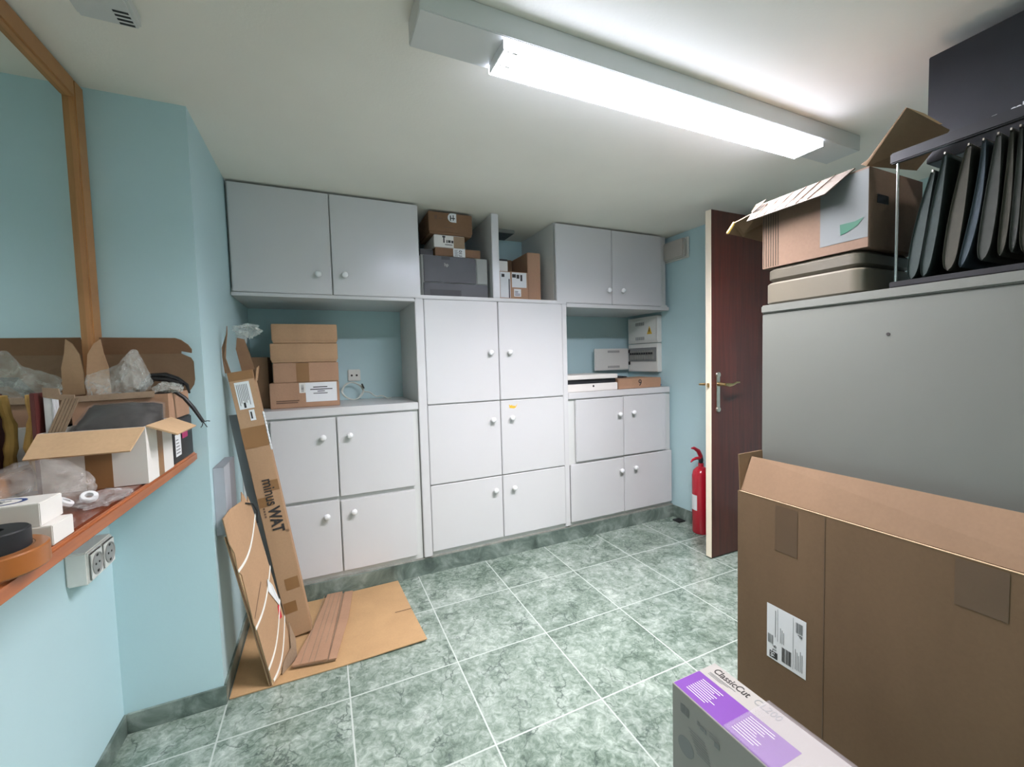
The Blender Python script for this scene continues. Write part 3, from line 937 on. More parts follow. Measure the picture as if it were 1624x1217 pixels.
def wedge(b, g, n=10):
    # soft slab, low at the front and high at the back
    lo, hi = [], []
    for j in range(n + 1):
        for i in range(n + 1):
            u_, w_ = i / n, j / n
            x = -0.577 + 0.158 * u_
            y = 1.345 + 0.155 * w_
            z = 1.062 + 0.083 * w_ + 0.010 * math.sin(PI * u_) * math.sin(PI * w_) + 0.004 * mnoise.noise(Vector((x * 40, y * 40, g * 9)))
            e = min(u_, 1 - u_, w_, 1 - w_)
            z -= 0.02 * math.exp(-e * 14)
            hi.append(b.bm.verts.new((x - g * (1 if i == 0 else (-1 if i == n else 0)), y - g * (1 if j == 0 else (-1 if j == n else 0)), z + g)))
            lo.append(b.bm.verts.new((x, y, 0.945)))
    m = n + 1
    for j in range(n):
        for i in range(n):
            b.bm.faces.new([hi[j * m + i], hi[j * m + i + 1], hi[(j + 1) * m + i + 1], hi[(j + 1) * m + i]])
            b.bm.faces.new([lo[j * m + i], lo[(j + 1) * m + i], lo[(j + 1) * m + i + 1], lo[j * m + i + 1]])
    for k in range(n):
        for a, c in ((k, k + 1), ((k + 1) + n * m, k + n * m)):
            b.bm.faces.new([lo[a], lo[c], hi[c], hi[a]])
        for a, c in (((k + 1) * m, k * m), (k * m + n, (k + 1) * m + n)):
            b.bm.faces.new([lo[a], lo[c], hi[c], hi[a]])
    return b


wedge(B(), 0.0).obj('parcel', 'parcel_black', pq, smooth=60)
wedge(B(), 0.004).obj('film_wrap', 'wrap_film', pq, smooth=30)
b = B()
for i in range(5):
    b.box(-0.601, -0.588, 1.352 + i * 0.007, 1.3575 + i * 0.007, 0.945, 1.175 - (i % 2) * 0.004, 0.0008)
solo(b.obj('paper_pack', 'paper'), 'pack of white boards standing at the left end of the white open box', 'paper', (-0.595, 1.37, 0.945))
b = B()
for i in range(5):
    x = -0.598 + i * 0.006
    b.panel([(x, 1.343, 1.07), (x + 0.005, 1.343, 1.07), (x + 0.040, 1.343, 1.160), (x + 0.035, 1.343, 1.160)], -0.004)
b.panel([(-0.60, 1.349, 1.165), (-0.545, 1.349, 1.150), (-0.545, 1.349, 1.168), (-0.570, 1.349, 1.170), (-0.572, 1.349, 1.184), (-0.60, 1.349, 1.188)], -0.004)
solo(b.obj('corrugated_strip', 'card_grey'), 'grey-brown corrugated strip leaning out of the white open box', 'cardboard', (-0.58, 1.345, 1.07))
b = B().box(-0.6165, -0.6085, 1.335, 1.400, ZS + 0.001, 1.176, 0.001)
solo(b.obj('dark_red_board', 'darkred'), 'dark red board standing against the mirror beside the white open box', 'board', (-0.62, 1.34, ZS))
b = B()
pr = []
for i in range(14):
    f = i / 13
    pr.append((-0.634 + 0.004 * math.sin(9 * f), 1.375 + 0.006 * math.sin(11 * f), ZS + 0.004 + 0.232 * f))
b.tube(pr, [0.008 + 0.003 * math.sin(PI * (0.15 + 0.8 * i / 13)) + 0.0016 * math.sin(i * 2.3) for i in range(14)], 10)
solo(b.obj('padded_paper', 'padded'), 'ochre padded paper roll standing by the dark red board', 'paper', (-0.634, 1.375, ZS))

# box with magenta square beyond, mailer box on top of it
bb = thing('printed_box', 'black printed box with white label and magenta square behind the white open box', 'box', (-0.49, 1.65, ZS))
B().box(-0.600, -0.4125, 1.540, 1.745, ZS + 0.001, 1.070, 0.003).obj('body', 'black', bb)
marks('label', [(0.016, 0.070, 0.022, 0.088)], (-0.4125, 1.540, ZS), (0, 1, 0), (0, 0, 1), 'paper', bb)
marks('label_print', lines(0.022, 0.062, 0.03, 0.08, 5, 0.35, 6), (-0.4125, 1.540, ZS), (0, 1, 0), (0, 0, 1), 'ink_grey', bb, lift=0.0018)
marks('magenta_square', [(0.086, 0.145, 0.068, 0.112)], (-0.4125, 1.540, ZS), (0, 1, 0), (0, 0, 1), 'magenta', bb)

MX0, MX1, MY0, MY1, MZ0, MZ1 = -0.632, -0.418, 1.545, 1.750, 1.0715, 1.152
mb_ = thing('mailer_box', 'brown mailer box with its lid standing open against the pillar', 'box', (-0.53, 1.65, MZ0))
wall_box(B(), MX0, MX1, MY0, MY1, MZ0, MZ1, 0.004).obj('body', 'card_pink', mb_, smooth=0)
yl = MY1 + 0.002
B().panel([(MX0, yl, MZ1 - 0.002), (-0.412, yl, MZ1 - 0.002), (-0.400, yl + 0.002, 1.170), (-0.397, yl + 0.004, 1.188), (-0.398, yl + 0.006, 1.248), (-0.405, yl + 0.008, 1.262), (-0.430, yl + 0.008, 1.276), (MX0, yl + 0.008, 1.276)], 0.004).obj('lid', 'card_carton', mb_, smooth=0)
def lf(x, z):
    return (x, yl + 0.008 - (z - 1.2775) * 0.42, z)


B().panel([lf(*q) for q in ((MX0, 1.2775), (-0.431, 1.2775), (-0.4295, 1.286), (-0.402, 1.279), (-0.400, 1.290), (-0.408, 1.306), (-0.425, 1.322), (-0.440, 1.328), (MX0, 1.330))], 0.004).obj('lid_flap', 'card_dark', mb_, smooth=0)
B().panel([(-0.651, 1.690, 1.155), (-0.651, 1.690, 1.219), (-0.645, 1.690, 1.276), (-0.630, 1.692, 1.308), (-0.614, 1.694, 1.322), (-0.609, 1.694, 1.279), (-0.600, 1.694, 1.237), (-0.598, 1.694, 1.155)], 0.004).obj('side_ear', 'card', mb_, smooth=0)
B().panel([(MX0 + 0.002, MY0 - 0.0045, MZ1 + 0.004), (MX1 - 0.03, MY0 - 0.0045, MZ1 + 0.010), (MX1 - 0.03, MY0 - 0.008, MZ1 - 0.008), (MX0 + 0.002, MY0 - 0.008, MZ1 - 0.012)], 0.003).obj('front_flap', 'card_grey', mb_, smooth=0)

bg = thing('plastic_bag', 'crumpled clear plastic bag in the brown mailer box', 'bag', (-0.54, 1.62, 1.16))
b = B().blob((-0.553, 1.62, 1.180), (0.074, 0.05, 0.050), 0.22, 3.2, 1.3, 5, 1.080)
for vt in b.bm.verts:
    f = max(0.0, (vt.co.x + 0.56) / 0.09)
    vt.co.z += 0.060 * math.exp(-((vt.co.x + 0.512) / 0.026) ** 2) * (1 if vt.co.z > 1.18 else 0.1)
b.obj('film', 'bag', bg, smooth=25)
b = B().blob((-0.43, 1.60, 1.165), (0.035, 0.04, 0.018), 0.4, 4, 8.3, 4, 1.153)
b.obj('film_tail', 'bag', bg, smooth=25)

cbl = thing('black_cables', 'bundle of thick black cables coming out of the brown mailer box', 'cable', (-0.47, 1.66, 1.16))
B().tube([(-0.545, 1.70, 1.10), (-0.53, 1.70, 1.16), (-0.498, 1.70, 1.205), (-0.46, 1.69, 1.205), (-0.425, 1.68, 1.192), (-0.398, 1.66, 1.172), (-0.386, 1.63, 1.148)], [0.009, 0.009, 0.009, 0.009, 0.007, 0.005, 0.003], 10).obj('cable', 'rubber', cbl)
B().tube([(-0.55, 1.69, 1.09), (-0.52, 1.69, 1.165), (-0.49, 1.69, 1.195), (-0.45, 1.68, 1.190), (-0.41, 1.66, 1.172)], 0.008, 10).obj('cable', 'rubber', cbl)
lc = B().tube([(-0.47, 1.60, 1.10), (-0.462, 1.60, 1.150), (-0.440, 1.60, 1.156), (-0.412, 1.59, 1.155), (-0.390, 1.59, 1.135), (-0.368, 1.59, 1.100), (-0.346, 1.59, 1.056)], [0.006, 0.006, 0.006, 0.006, 0.006, 0.006, 0.005], 10).obj('cable', 'rubber', cbl)
b = B()
for dx, dz in ((0.018, 0.006), (0.010, -0.012), (-0.006, -0.012)):
    b.tube([(-0.346, 1.59, 1.057), (-0.346 + dx * 0.6, 1.59, 1.054 + dz * 0.8), (-0.346 + dx, 1.585, 1.052 + dz)], 0.0014, 6)
b.obj('bare_wires', 'rubber', lc)

# front bag, white rings, small white boxes, tape rolls
fb = thing('plastic_bag', 'large clear plastic bag lying on the shelf in front of the white open box', 'bag', (-0.56, 1.2, ZS))
b = B().blob((-0.552, 1.195, 0.978), (0.086, 0.055, 0.060), 0.13, 3.0, 6.1, 5, ZS + 0.001)
for vt in b.bm.verts:
    vt.co.x = max(vt.co.x, XL + 0.026)
b.obj('film', 'bag_grey', fb, smooth=25)
rg = thing('plastic_bag', 'small flat clear bag on the bare shelf beside the large bag', 'bag', (-0.455, 1.17, ZS))
b = B().blob((-0.448, 1.195, ZS + 0.010), (0.036, 0.060, 0.012), 0.4, 5, 3.7, 4, ZS + 0.001)
b.obj('film', 'bag_thin', rg, smooth=25)
ringp = [(0.007, 0.0), (0.013, 0.0), (0.0145, 0.002), (0.0145, 0.008), (0.013, 0.010), (0.007, 0.010), (0.007, 0.0)]
r0 = solo(B().lathe(ringp, (-0.462, 1.168, ZS + 0.018), (0.3, -0.5, 0.8), 22).obj('plastic_ring', 'paper'), 'white plastic ring at the mouth of the small flat clear bag', 'ring', (-0.462, 1.168, ZS), 'white plastic rings on the shelf')
r1 = r0.copy()
COL.objects.link(r1)
r1.location = (-0.492, 1.142, ZS)
r1.rotation_euler = (0, 0, 1.3)
r1['label'] = 'white plastic ring against the upper small white box'

GW = 'small white boxes on the shelf'
sb = thing('small_box', 'lower small white box on the shelf beside the brown tape roll', 'box', (-0.52, 0.96, ZS), GW)
B().box(-0.632, -0.4155, 0.930, 0.993, ZS + 0.001, 0.9705, 0.0012).obj('body', 'paper_warm', sb)
sb = thing('small_box', 'upper small white box with a blue oval print on its top', 'box', (-0.55, 0.98, 0.971), GW)
B().box(-0.632, -0.430, 0.933, 0.998, 0.971, 1.0095, 0.0012).obj('body', 'paper_warm', sb)
b = B()
n = 40
ov = []
for i in range(n):
    a0, a1 = 2 * PI * i / n, 2 * PI * (i + 1) / n
    q = []
    for a, k in ((a0, 1.0), (a1, 1.0), (a1, 0.80), (a0, 0.80)):
        q.append((-0.492 + 0.032 * k * math.cos(a), 0.966 + 0.024 * k * math.sin(a), 1.0098))
    b.poly(q)
b.obj('oval_print', 'blue_ink', sb, smooth=0)
marks('emblem', [(-0.013, 0.013, -0.002, 0.002), (-0.002, 0.002, -0.010, 0.010), (-0.007, 0.007, 0.006, 0.009)], (-0.492, 0.966, 1.0093), (0.8, 0.6, 0), (-0.6, 0.8, 0), 'ink_grey', sb, lift=0.0004)

tp = thing('tape_roll', 'roll of brown parcel tape lying flat on the shelf', 'tape', (-0.452, 0.846, ZS))
B().lathe([(0.050, 0.0005), (0.063, 0.0005), (0.065, 0.003), (0.065, 0.030), (0.063, 0.032), (0.050, 0.032), (0.050, 0.0005)], (-0.452, 0.846, ZS), (0, 0, 1), 48).obj('tape', 'orange_tape', tp)
B().lathe([(0.047, 0.001), (0.0498, 0.001), (0.0498, 0.0315), (0.047, 0.0315), (0.047, 0.001)], (-0.452, 0.846, ZS), (0, 0, 1), 40).obj('core', 'card_dark', tp)
tp = thing('tape_roll', 'roll of black tape lying inside the brown tape roll', 'tape', (-0.458, 0.845, ZS))
B().lathe([(0.012, 0.0), (0.036, 0.0), (0.038, 0.002), (0.038, 0.056), (0.036, 0.058), (0.012, 0.058), (0.012, 0.0)], (-0.444, 0.850, ZS + 0.001), (0, 0, 1), 36).obj('tape', 'rubber', tp)
B().lathe([(0.0, 0.05), (0.0118, 0.05), (0.0118, 0.001), (0.0, 0.001)], (-0.444, 0.850, ZS + 0.001), (0, 0, 1), 24).obj('core', 'printer_dark', tp)
b = B().tube([(-0.462, 0.842, 1.010), (-0.44, 0.842, 1.006), (-0.425, 0.85, 1.004)], [0.012, 0.014, 0.006], 8)
b = B().box(-0.4125 - 0.022, -0.4125 - 0.014, 1.016, 1.022, ZS + 0.0005, ZS + 0.004, 0.001)
solo(b.obj('screw_cap', 'ink'), 'tiny dark cap lying on the bare shelf near the front edge', 'cap', (-0.43, 1.02, ZS))

# ---------------------------------------------------------------- cardboard in the left corner
b = B()
b.panel([(-0.366, 1.790, 0.002), (0.02, 1.784, 0.002), (0.366, 1.783, 0.010), (0.350, 2.05, 0.004), (0.334, 2.362, 0.003), (-0.0, 2.360, 0.002), (-0.366, 2.360, 0.002)], 0.004)
mt = thing('cardboard_sheet', 'large flat cardboard sheet lying on the tiles in the left corner', 'cardboard', (0, 2.07, 0))
b.obj('sheet', 'card_mat', mt, smooth=0)
B().box(0.27, 0.354, 2.052, 2.0545, 0.0095, 0.0104).obj('slit', 'ink_brown', mt, smooth=0)

b = B()
b.panel([(-0.160, 1.852, 0.010), (-0.005, 1.822, 0.010), (0.055, 2.10, 0.010), (0.088, 2.340, 0.010), (-0.030, 2.352, 0.010), (-0.075, 2.12, 0.010)], 0.008)
pb = thing('folded_cardboard', 'folded strip of pale brown cardboard lying on the cardboard sheet', 'cardboard', (-0.03, 2.08, 0.009))
b.obj('lower_layer', 'card_grey', pb, smooth=0)
B().panel([(-0.165, 1.845, 0.020), (-0.035, 1.820, 0.024), (0.010, 2.10, 0.026), (0.045, 2.345, 0.022), (-0.028, 2.354, 0.020), (-0.080, 2.12, 0.020)], 0.006).obj('upper_layer', 'card_pink', pb, smooth=0)
B().panel([(-0.030, 1.822, 0.020), (0.000, 1.818, 0.020), (0.062, 2.10, 0.020), (0.096, 2.336, 0.020), (0.055, 2.342, 0.020), (0.018, 2.10, 0.020)], 0.004).obj('torn_edge', 'card_pink', pb, smooth=0)
b = B()
for i, x in enumerate((-0.135, -0.105, -0.085, -0.06)):
    b.panel([(x, 1.838 - 0.19 * (x + 0.135), 0.0285), (x + 0.003, 1.838 - 0.19 * (x + 0.135), 0.0285), (x + 0.095, 2.34, 0.0285), (x + 0.092, 2.34, 0.0285)], 0.0004)
b.obj('crease', 'card_grey', pb, smooth=0)

# tall leaning carton tube with brand print
lb = thing('long_box', 'tall narrow cardboard box printed minusWAT leaning in the left corner', 'box', (-0.186, 2.064, 0.010))
TA = math.radians(8.25)
lb.rotation_euler = (0, -TA, 0)
LW, LD, LH = 0.092, 0.062, 1.205
b = B().box(0, LW, 0, LD, 0, LH, 0.002)
b.obj('body', 'card', lb, world=False)


def lm(name, rects, mat, lift=0.0008):
    return marks(name, rects, (0, 0, 0), (1, 0, 0), (0, 0, 1), mat, lb, lift=lift, world=False)


lm('tape_band', [(0, LW, 0.875, 0.965)], 'tape')
lm('tape_patch', [(0.038, LW, 0.675, 0.722)], 'tape')
lm('tape_patch', [(0.004, 0.055, 0.612, 0.655)], 'tape')
lm('tape_patch', [(0.030, 0.084, 0.218, 0.272)], 'tape')
lm('tape_patch', [(0.006, 0.056, 0.115, 0.165)], 'tape')
lm('tape_band', [(0, LW, 1.168, LH)], 'tape')
lm('address_label', [(0.016, 0.070, 1.045, 1.160)], 'paper', 0.001)
lm('small_label', [(0.046, 0.066, 0.992, 1.038)], 'paper', 0.001)
rr = [(0.022 + i * 0.006, 0.0238 + i * 0.006, 1.06 + 0.01 * (i % 3), 1.15) for i in range(7)]
lm('label_print', rr + [(0.034, 0.042, 1.05, 1.072), (0.050, 0.056, 1.0, 1.03)], 'ink', 0.0016)
text('print', 'minus', 0.062, (0.034, 0, 0.733), (0, 0, -1), (1, 0, 0), 'ink', lb, lift=0.0024, bold=0.0006, stretch=0.82, world=False)
text('print', 'WAT', 0.062, (0.034, 0, 0.603), (0, 0, -1), (1, 0, 0), 'ink', lb, lift=0.0024, bold=0.0022, stretch=0.78, world=False)
text('print', '®', 0.018, (0.080, 0, 0.492), (0, 0, -1), (1, 0, 0), 'ink_brown', lb, lift=0.0024, world=False)
lm('small_print', [(0.014, 0.0215, 0.565 + i * 0.012, 0.5735 + i * 0.012) for i in range(4)] , 'ink_brown')
B().panel([(-0.004, 0.0, LH), (0.016, -0.004, LH), (0.010, -0.006, 1.275), (0.026, -0.01, 1.330), (0.036, -0.008, 1.365), (0.040, 0.0, 1.395), (0.030, 0.004, 1.36), (0.006, 0.0, 1.31), (0.0, 0.0, 1.27)], 0.004).obj('torn_flap', 'card_dark', lb, smooth=0, world=False)
B().panel([(0.050, 0.03, LH), (0.098, 0.03, LH), (0.094, 0.024, 1.27), (0.086, 0.020, 1.335), (0.062, 0.018, 1.345), (0.048, 0.024, 1.30)], 0.004).obj('torn_flap', 'card_dark', lb, smooth=0, world=False)
B().panel([(LW + 0.0, 0.01, LH - 0.05), (LW + 0.0, LD, LH - 0.05), (LW + 0.018, LD, LH + 0.012), (LW + 0.016, 0.008, LH + 0.004)], 0.003).obj('side_flap', 'card', lb, smooth=0, world=False)
b = B()
for i in range(12):
    z = 0.86 + i * 0.014
    b.blob((LW + 0.004, 0.004, z), (0.004, 0.004, 0.009), 0.3, 4, i * 1.1, 2)
b.obj('torn_paper_edge', 'paper', lb, world=False)
bw = thing('bubble_wrap', 'crumpled bubble wrap sticking out of the top of the tall leaning box', 'wrap', (-0.30, 2.16, 1.30))
b = B().blob((-0.285, 2.135, 1.385), (0.044, 0.03, 0.026), 0.5, 5, 9.2, 5)
b.tube([(-0.305, 2.125, 1.24), (-0.312, 2.13, 1.30), (-0.310, 2.135, 1.35), (-0.295, 2.135, 1.385)], [0.012, 0.016, 0.022, 0.018], 12)
b.obj('film', 'bag', bw, smooth=25)

# strapped bundle of flat cartons
B0, B1 = Vector((-0.228, 1.785, 0.010)), Vector((-0.160, 1.930, 0.010))
UPV = Vector((-0.124, -0.004, 0.671))
WV = B1 - B0
NV = WV.cross(UPV).normalized()       # towards the room
bd = thing('cardboard_bundle', 'bundle of flattened boxes tied with white straps leaning on the pillar side', 'cardboard', tuple((B0 + B1) / 2))


def bp(s, t_, off=0.0):
    return B0 + WV * s + UPV * t_ + NV * off


T = 0.004
for k, (poly, mat) in enumerate((
        ([(0.0, 0.03), (0.12, 0.02), (1.0, 0.05), (1.0, 0.98), (0.96, 1.05), (0.90, 1.02), (0.80, 1.09), (0.72, 1.04), (0.30, 1.03), (0.0, 1.0), (-0.03, 0.86), (0.04, 0.80), (0.02, 0.76), (-0.02, 0.70), (0.06, 0.67), (-0.02, 0.38), (0.02, 0.34)], 'card'),
        ([(0.02, 0.0), (0.98, 0.01), (1.02, 0.90), (0.3, 0.95), (0.02, 0.93)], 'card_light'),
        ([(0.0, 0.0), (1.0, 0.0), (1.0, 0.82), (0.0, 0.86)], 'card_dark'),
        ([(0.0, 0.0), (1.0, 0.0), (1.0, 0.86), (0.0, 0.90)], 'card'))):
    o_ = -0.0042 * k
    B().panel([bp(s, t_, o_) for s, t_ in poly], T).obj('flattened_box', mat, bd, smooth=0)
for (s0, t0, s1, t1, sag) in ((-0.02, 0.70, 1.02, 0.93, 0.05), (-0.02, 0.355, 1.02, 0.60, 0.04), (0.0, 0.10, 1.02, 0.38, 0.05), (0.05, 0.02, 1.02, 0.27, 0.06)):
    b = B()
    L_ = []
    for i in range(13):
        f = i / 12
        tt = t0 + (t1 - t0) * f - sag * math.sin(PI * f)
        L_.append((s0 + (s1 - s0) * f, tt))
    for (sa, ta), (sc, tc) in zip(L_, L_[1:]):
        b.panel([bp(sa, ta - 0.008, 0.0045), bp(sc, tc - 0.008, 0.0045), bp(sc, tc + 0.008, 0.0045), bp(sa, ta + 0.008, 0.0045)], 0.0012)
    b.obj('strap', 'strap', bd, smooth=0)
b = B()
b.panel([bp(0.70, 0.48, 0.005), bp(0.92, 0.36, 0.006), bp(0.98, 0.38, 0.006), bp(0.84, 0.50, 0.012), bp(0.76, 0.55, 0.008)], 0.002)
b.obj('torn_paper', 'paper', bd, smooth=0)
B().panel([bp(0.80, 0.28, 0.0045), bp(0.92, 0.28, 0.0045), bp(0.94, 0.36, 0.0045), bp(0.88, 0.36, 0.0045)], 0.001).obj('red_print', 'redplastic', bd, smooth=0)
B().panel([bp(0.05, 0.405, 0.0043), bp(0.56, 0.555, 0.0043), bp(0.56, 0.563, 0.0043), bp(0.05, 0.412, 0.0043)], 0.0005).obj('slit', 'ink_brown', bd, smooth=0)
b = B().panel([bp(0.35, 0.0, 0.005), bp(0.95, -0.005, 0.012), bp(1.10, 0.10, 0.012), bp(1.06, 0.22, 0.008), bp(0.86, 0.08, 0.01), bp(0.5, 0.05, 0.006)], 0.003)
b.obj('scuffed_corner', 'card_grey', bd, smooth=0)
b = B()
b.tube([bp(0.80, 1.02, 0.006), bp(0.98, 1.00, 0.012), bp(1.05, 0.95, 0.014), bp(1.0, 0.88, 0.008)], 0.003, 8)
b.obj('strap_loop', 'rubber', bd)

# grey boards behind
gb = thing('grey_box', 'slim grey box wedged between the pillar side and the strapped bundle', 'box', (-0.36, 1.9, 0.61))
b = B()
b.box(-0.377, -0.344, 1.816, 2.02, 0.610, 0.862, 0.001)
b.obj('body', 'grey_box_side', gb, smooth=0)
B().box(-0.3438, -0.343, 1.816, 1.915, 0.612, 0.860).box(-0.377, -0.344, 1.8150, 1.8158, 0.612, 0.860).obj('pale_face', 'grey_box', gb, smooth=0)
gp = thing('grey_rail', 'long grey strip standing between the strapped bundle and the tall box', 'strip', (-0.2, 2.15, 0.0))
b = B()
b.panel([(-0.238, 2.132, 0.012), (-0.190, 2.132, 0.012), (-0.326, 2.132, 1.02), (-0.374, 2.132, 1.02)], -0.02)
b.obj('strip', 'grey_box_side', gp, smooth=0)

# ---------------------------------------------------------------- right side: grey cabinet and what stands on it
GX, GY1, GZ = 1.447, 1.006, 1.395
gc = thing('steel_cabinet', 'large grey steel cabinet on the right with a small lock hole', 'cabinet', (1.67, 0.3, 0))
B().box(GX + 0.004, 2.0, -0.40, GY1, 0.0005, 1.3655, 0.004).obj('body', 'greymetal', gc)
B().box(GX, 2.0, -0.40, GY1 + 0.002, 1.3665, GZ, 0.004).obj('top', 'greymetal', gc)
B().lathe([(0.0, 0.0), (0.0045, 0.0), (0.0045, 0.001), (0.0, 0.001)], (GX + 0.0038, 0.6355, 1.268), (-1, 0, 0), 14).obj('lock_hole', 'ink', gc)

BX0, BX1, BY0, BY1 = 1.452, 1.76, 0.700, 1.002
bt = thing('storage_case', 'beige plastic case with a taupe lid on the grey steel cabinet', 'case', (1.6, 0.85, GZ))


def round_box(b, x0, x1, y0, y1, z0, z1, r, bev):
    pts_ = []
    for cx, cy, a0 in ((x1 - r, y1 - r, 0), (x0 + r, y1 - r, 90), (x0 + r, y0 + r, 180), (x1 - r, y0 + r, 270)):
        for k in range(7):
            a = math.radians(a0 + k * 15)
            pts_.append((cx + r * math.cos(a), cy + r * math.sin(a)))
    n_ = len(pts_)
    cx, cy = (x0 + x1) / 2, (y0 + y1) / 2
    rings = []
    for z, k in ((z0, bev), (z0 + bev, 0), (z1 - bev, 0), (z1, bev)):
        sx, sy = 1 - 2 * k / (x1 - x0), 1 - 2 * k / (y1 - y0)
        rings.append([b.bm.verts.new((cx + (px - cx) * sx, cy + (py - cy) * sy, z)) for px, py in pts_])
    for ra, rb in zip(rings, rings[1:]):
        for i in range(n_):
            b.bm.faces.new([ra[i], ra[(i + 1) % n_], rb[(i + 1) % n_], rb[i]])
    b.bm.faces.new(list(reversed(rings[0])))
    b.bm.faces.new(rings[-1])
    return b


round_box(B(), BX0, BX1, BY0, BY1, GZ + 0.001, 1.471, 0.035, 0.006).obj('tray', 'beige', bt, smooth=40)
round_box(B(), BX0 + 0.005, BX1 - 0.005, BY0 + 0.005, BY1 - 0.005, 1.4715, 1.524, 0.032, 0.012).obj('lid', 'beige_lid', bt, smooth=40)

OX0, OX1, OY0, OY1, OZ0, OZ1 = 1.456, 1.76, 0.690, 1.008, 1.525, 1.752
ob = thing('open_box', 'open cardboard box with a bent lid and green tape on the beige case', 'box', (1.6, 0.85, OZ0))
wall_box(B(), OX0, OX1, OY0, OY1, OZ0, OZ1, 0.004).obj('body', 'card_greybrown', ob, smooth=0)
b = B()
for i in range(7):
    y = OY1 - 0.003 - i * 0.0085
    b.box(OX0 - 0.0012, OX0 - 0.0002, y - 0.003, y, OZ0 + 0.004, OZ1 - 0.01)
b.obj('corrugated_side', 'card_ridge', ob, smooth=0)
marks('white_sheet', [(0.0, 0.128, 0.028, 0.222)], (OX0, OY0 + 0.128, OZ0), (0, -1, 0), (0, 0, 1), 'shaded_paper', ob, lift=0.0006)
B().panel([(OX0 - 0.0022, 0.762, 1.607), (OX0 - 0.0022, 0.760, 1.575), (OX0 - 0.0022, 0.742, 1.580), (OX0 - 0.0022, 0.716, 1.592), (OX0 - 0.0022, 0.700, 1.612), (OX0 - 0.0022, 0.722, 1.606)], -0.0006).obj('green_tape', 'green', ob, smooth=0)
# drooping side flap seen from above, lit by the lamp
fl = B().panel([(OX0 - 0.001, 1.040, OZ1 - 0.003), (OX0 - 0.001, 1.012, OZ1 + 0.004), (OX0 - 0.001, 0.725, OZ1 + 0.010), (1.400, 0.776, 1.697), (1.400, 1.030, 1.695)], 0.004).obj('side_flap', 'card_ridge', ob, smooth=0)
b = B()
for i in range(6):
    f = 0.10 + i * 0.14
    ya, yb = 1.035 - 0.30 * f, 1.028 - 0.25 * f
    b.tube([(OX0 - 0.002, ya - 0.02, OZ1 + 0.002 + 0.0105 * f), (1.403, yb, 1.7005)], 0.0012, 6)
b.obj('creases', 'ink_brown', fl)
B().panel([(1.455, 1.052, 1.742), (1.450, 1.030, 1.760), (1.440, 0.985, 1.762), (1.428, 0.998, 1.742), (1.432, 1.030, 1.730)], 0.002).obj('torn_paper', 'card_ridge', fl, smooth=0)
# near flap standing up
B().panel([(1.458, 0.712, 1.766), (1.4575, 0.695, 1.772), (1.459, 0.611, 1.873), (1.62, 0.582, 1.832), (1.622, 0.590, 1.822), (1.64, 0.66, 1.757), (1.458, 0.70, 1.757)], -0.004).obj('near_flap', 'card_carton', ob, smooth=0)
B().panel([(1.475, 0.611, 1.8745), (1.53, 0.600, 1.866), (1.60, 0.588, 1.846), (1.58, 0.596, 1.843), (1.475, 0.616, 1.868)], 0.003).obj('torn_edge', 'card_light', ob, smooth=0)
B().panel([(1.462, OY1 + 0.002, OZ1 - 0.006), (1.40, 1.085, 1.705), (1.372, 1.090, 1.667), (1.45, 1.085, 1.662), (1.58, 1.09, 1.655), (1.60, OY1 + 0.002, OZ1 - 0.006)], 0.004).obj('far_flap', 'card_carton', ob, smooth=0)
B().panel([(1.40, 1.083, 1.709), (1.368, 1.086, 1.668), (1.374, 1.086, 1.664), (1.40, 1.084, 1.697)], 0.006).obj('flap_edge', 'yellowcard', ob, smooth=0)
B().box(1.50, 1.56, OY0 - 0.0012, OY0 - 0.0002, 1.655, 1.680).obj('hand_hole', 'printer_dark', ob, smooth=0)

# hanging file rack
RX0, RX1, RY1, RY0 = 1.455, 1.95, 0.638, -0.10
hr = thing('file_rack', 'black hanging-file rack with chrome posts on the grey steel cabinet', 'rack', (1.62, 0.3, GZ))
b = B()
b.box(RX0, RX0 + 0.016, RY0, RY1, GZ + 0.001, GZ + 0.017, 0.002)
b.box(RX1 - 0.016, RX1, RY0, RY1, GZ + 0.001, GZ + 0.017, 0.002)
b.box(RX0 + 0.016, RX1 - 0.016, RY0, RY0 + 0.016, GZ + 0.001, GZ + 0.017)
b.box(RX0 + 0.016, RX1 - 0.016, 0.48, RY1, GZ + 0.001, GZ + 0.006)
b.box(RX0 + 0.016, RX1 - 0.016, RY0 + 0.016, 0.48, GZ + 0.001, GZ + 0.006)
b.obj('base_rail', 'black', hr)
B().box(RX0 - 0.004, RX0 + 0.014, RY0, RY1 + 0.002, 1.733, 1.762, 0.003).obj('top_rail', 'black', hr)
B().box(RX1 - 0.016, RX1, RY0, RY1, 1.733, 1.762, 0.003).obj('top_rail', 'black', hr)
for x, y in ((RX0 + 0.006, RY1 - 0.012), (RX1 - 0.008, RY1 - 0.012), (RX0 + 0.006, RY0 + 0.012), (RX1 - 0.008, RY0 + 0.012)):
    B().tube([(x, y, GZ + 0.016), (x, y, 1.735)], 0.0035, 10).obj('post', 'chrome', hr)

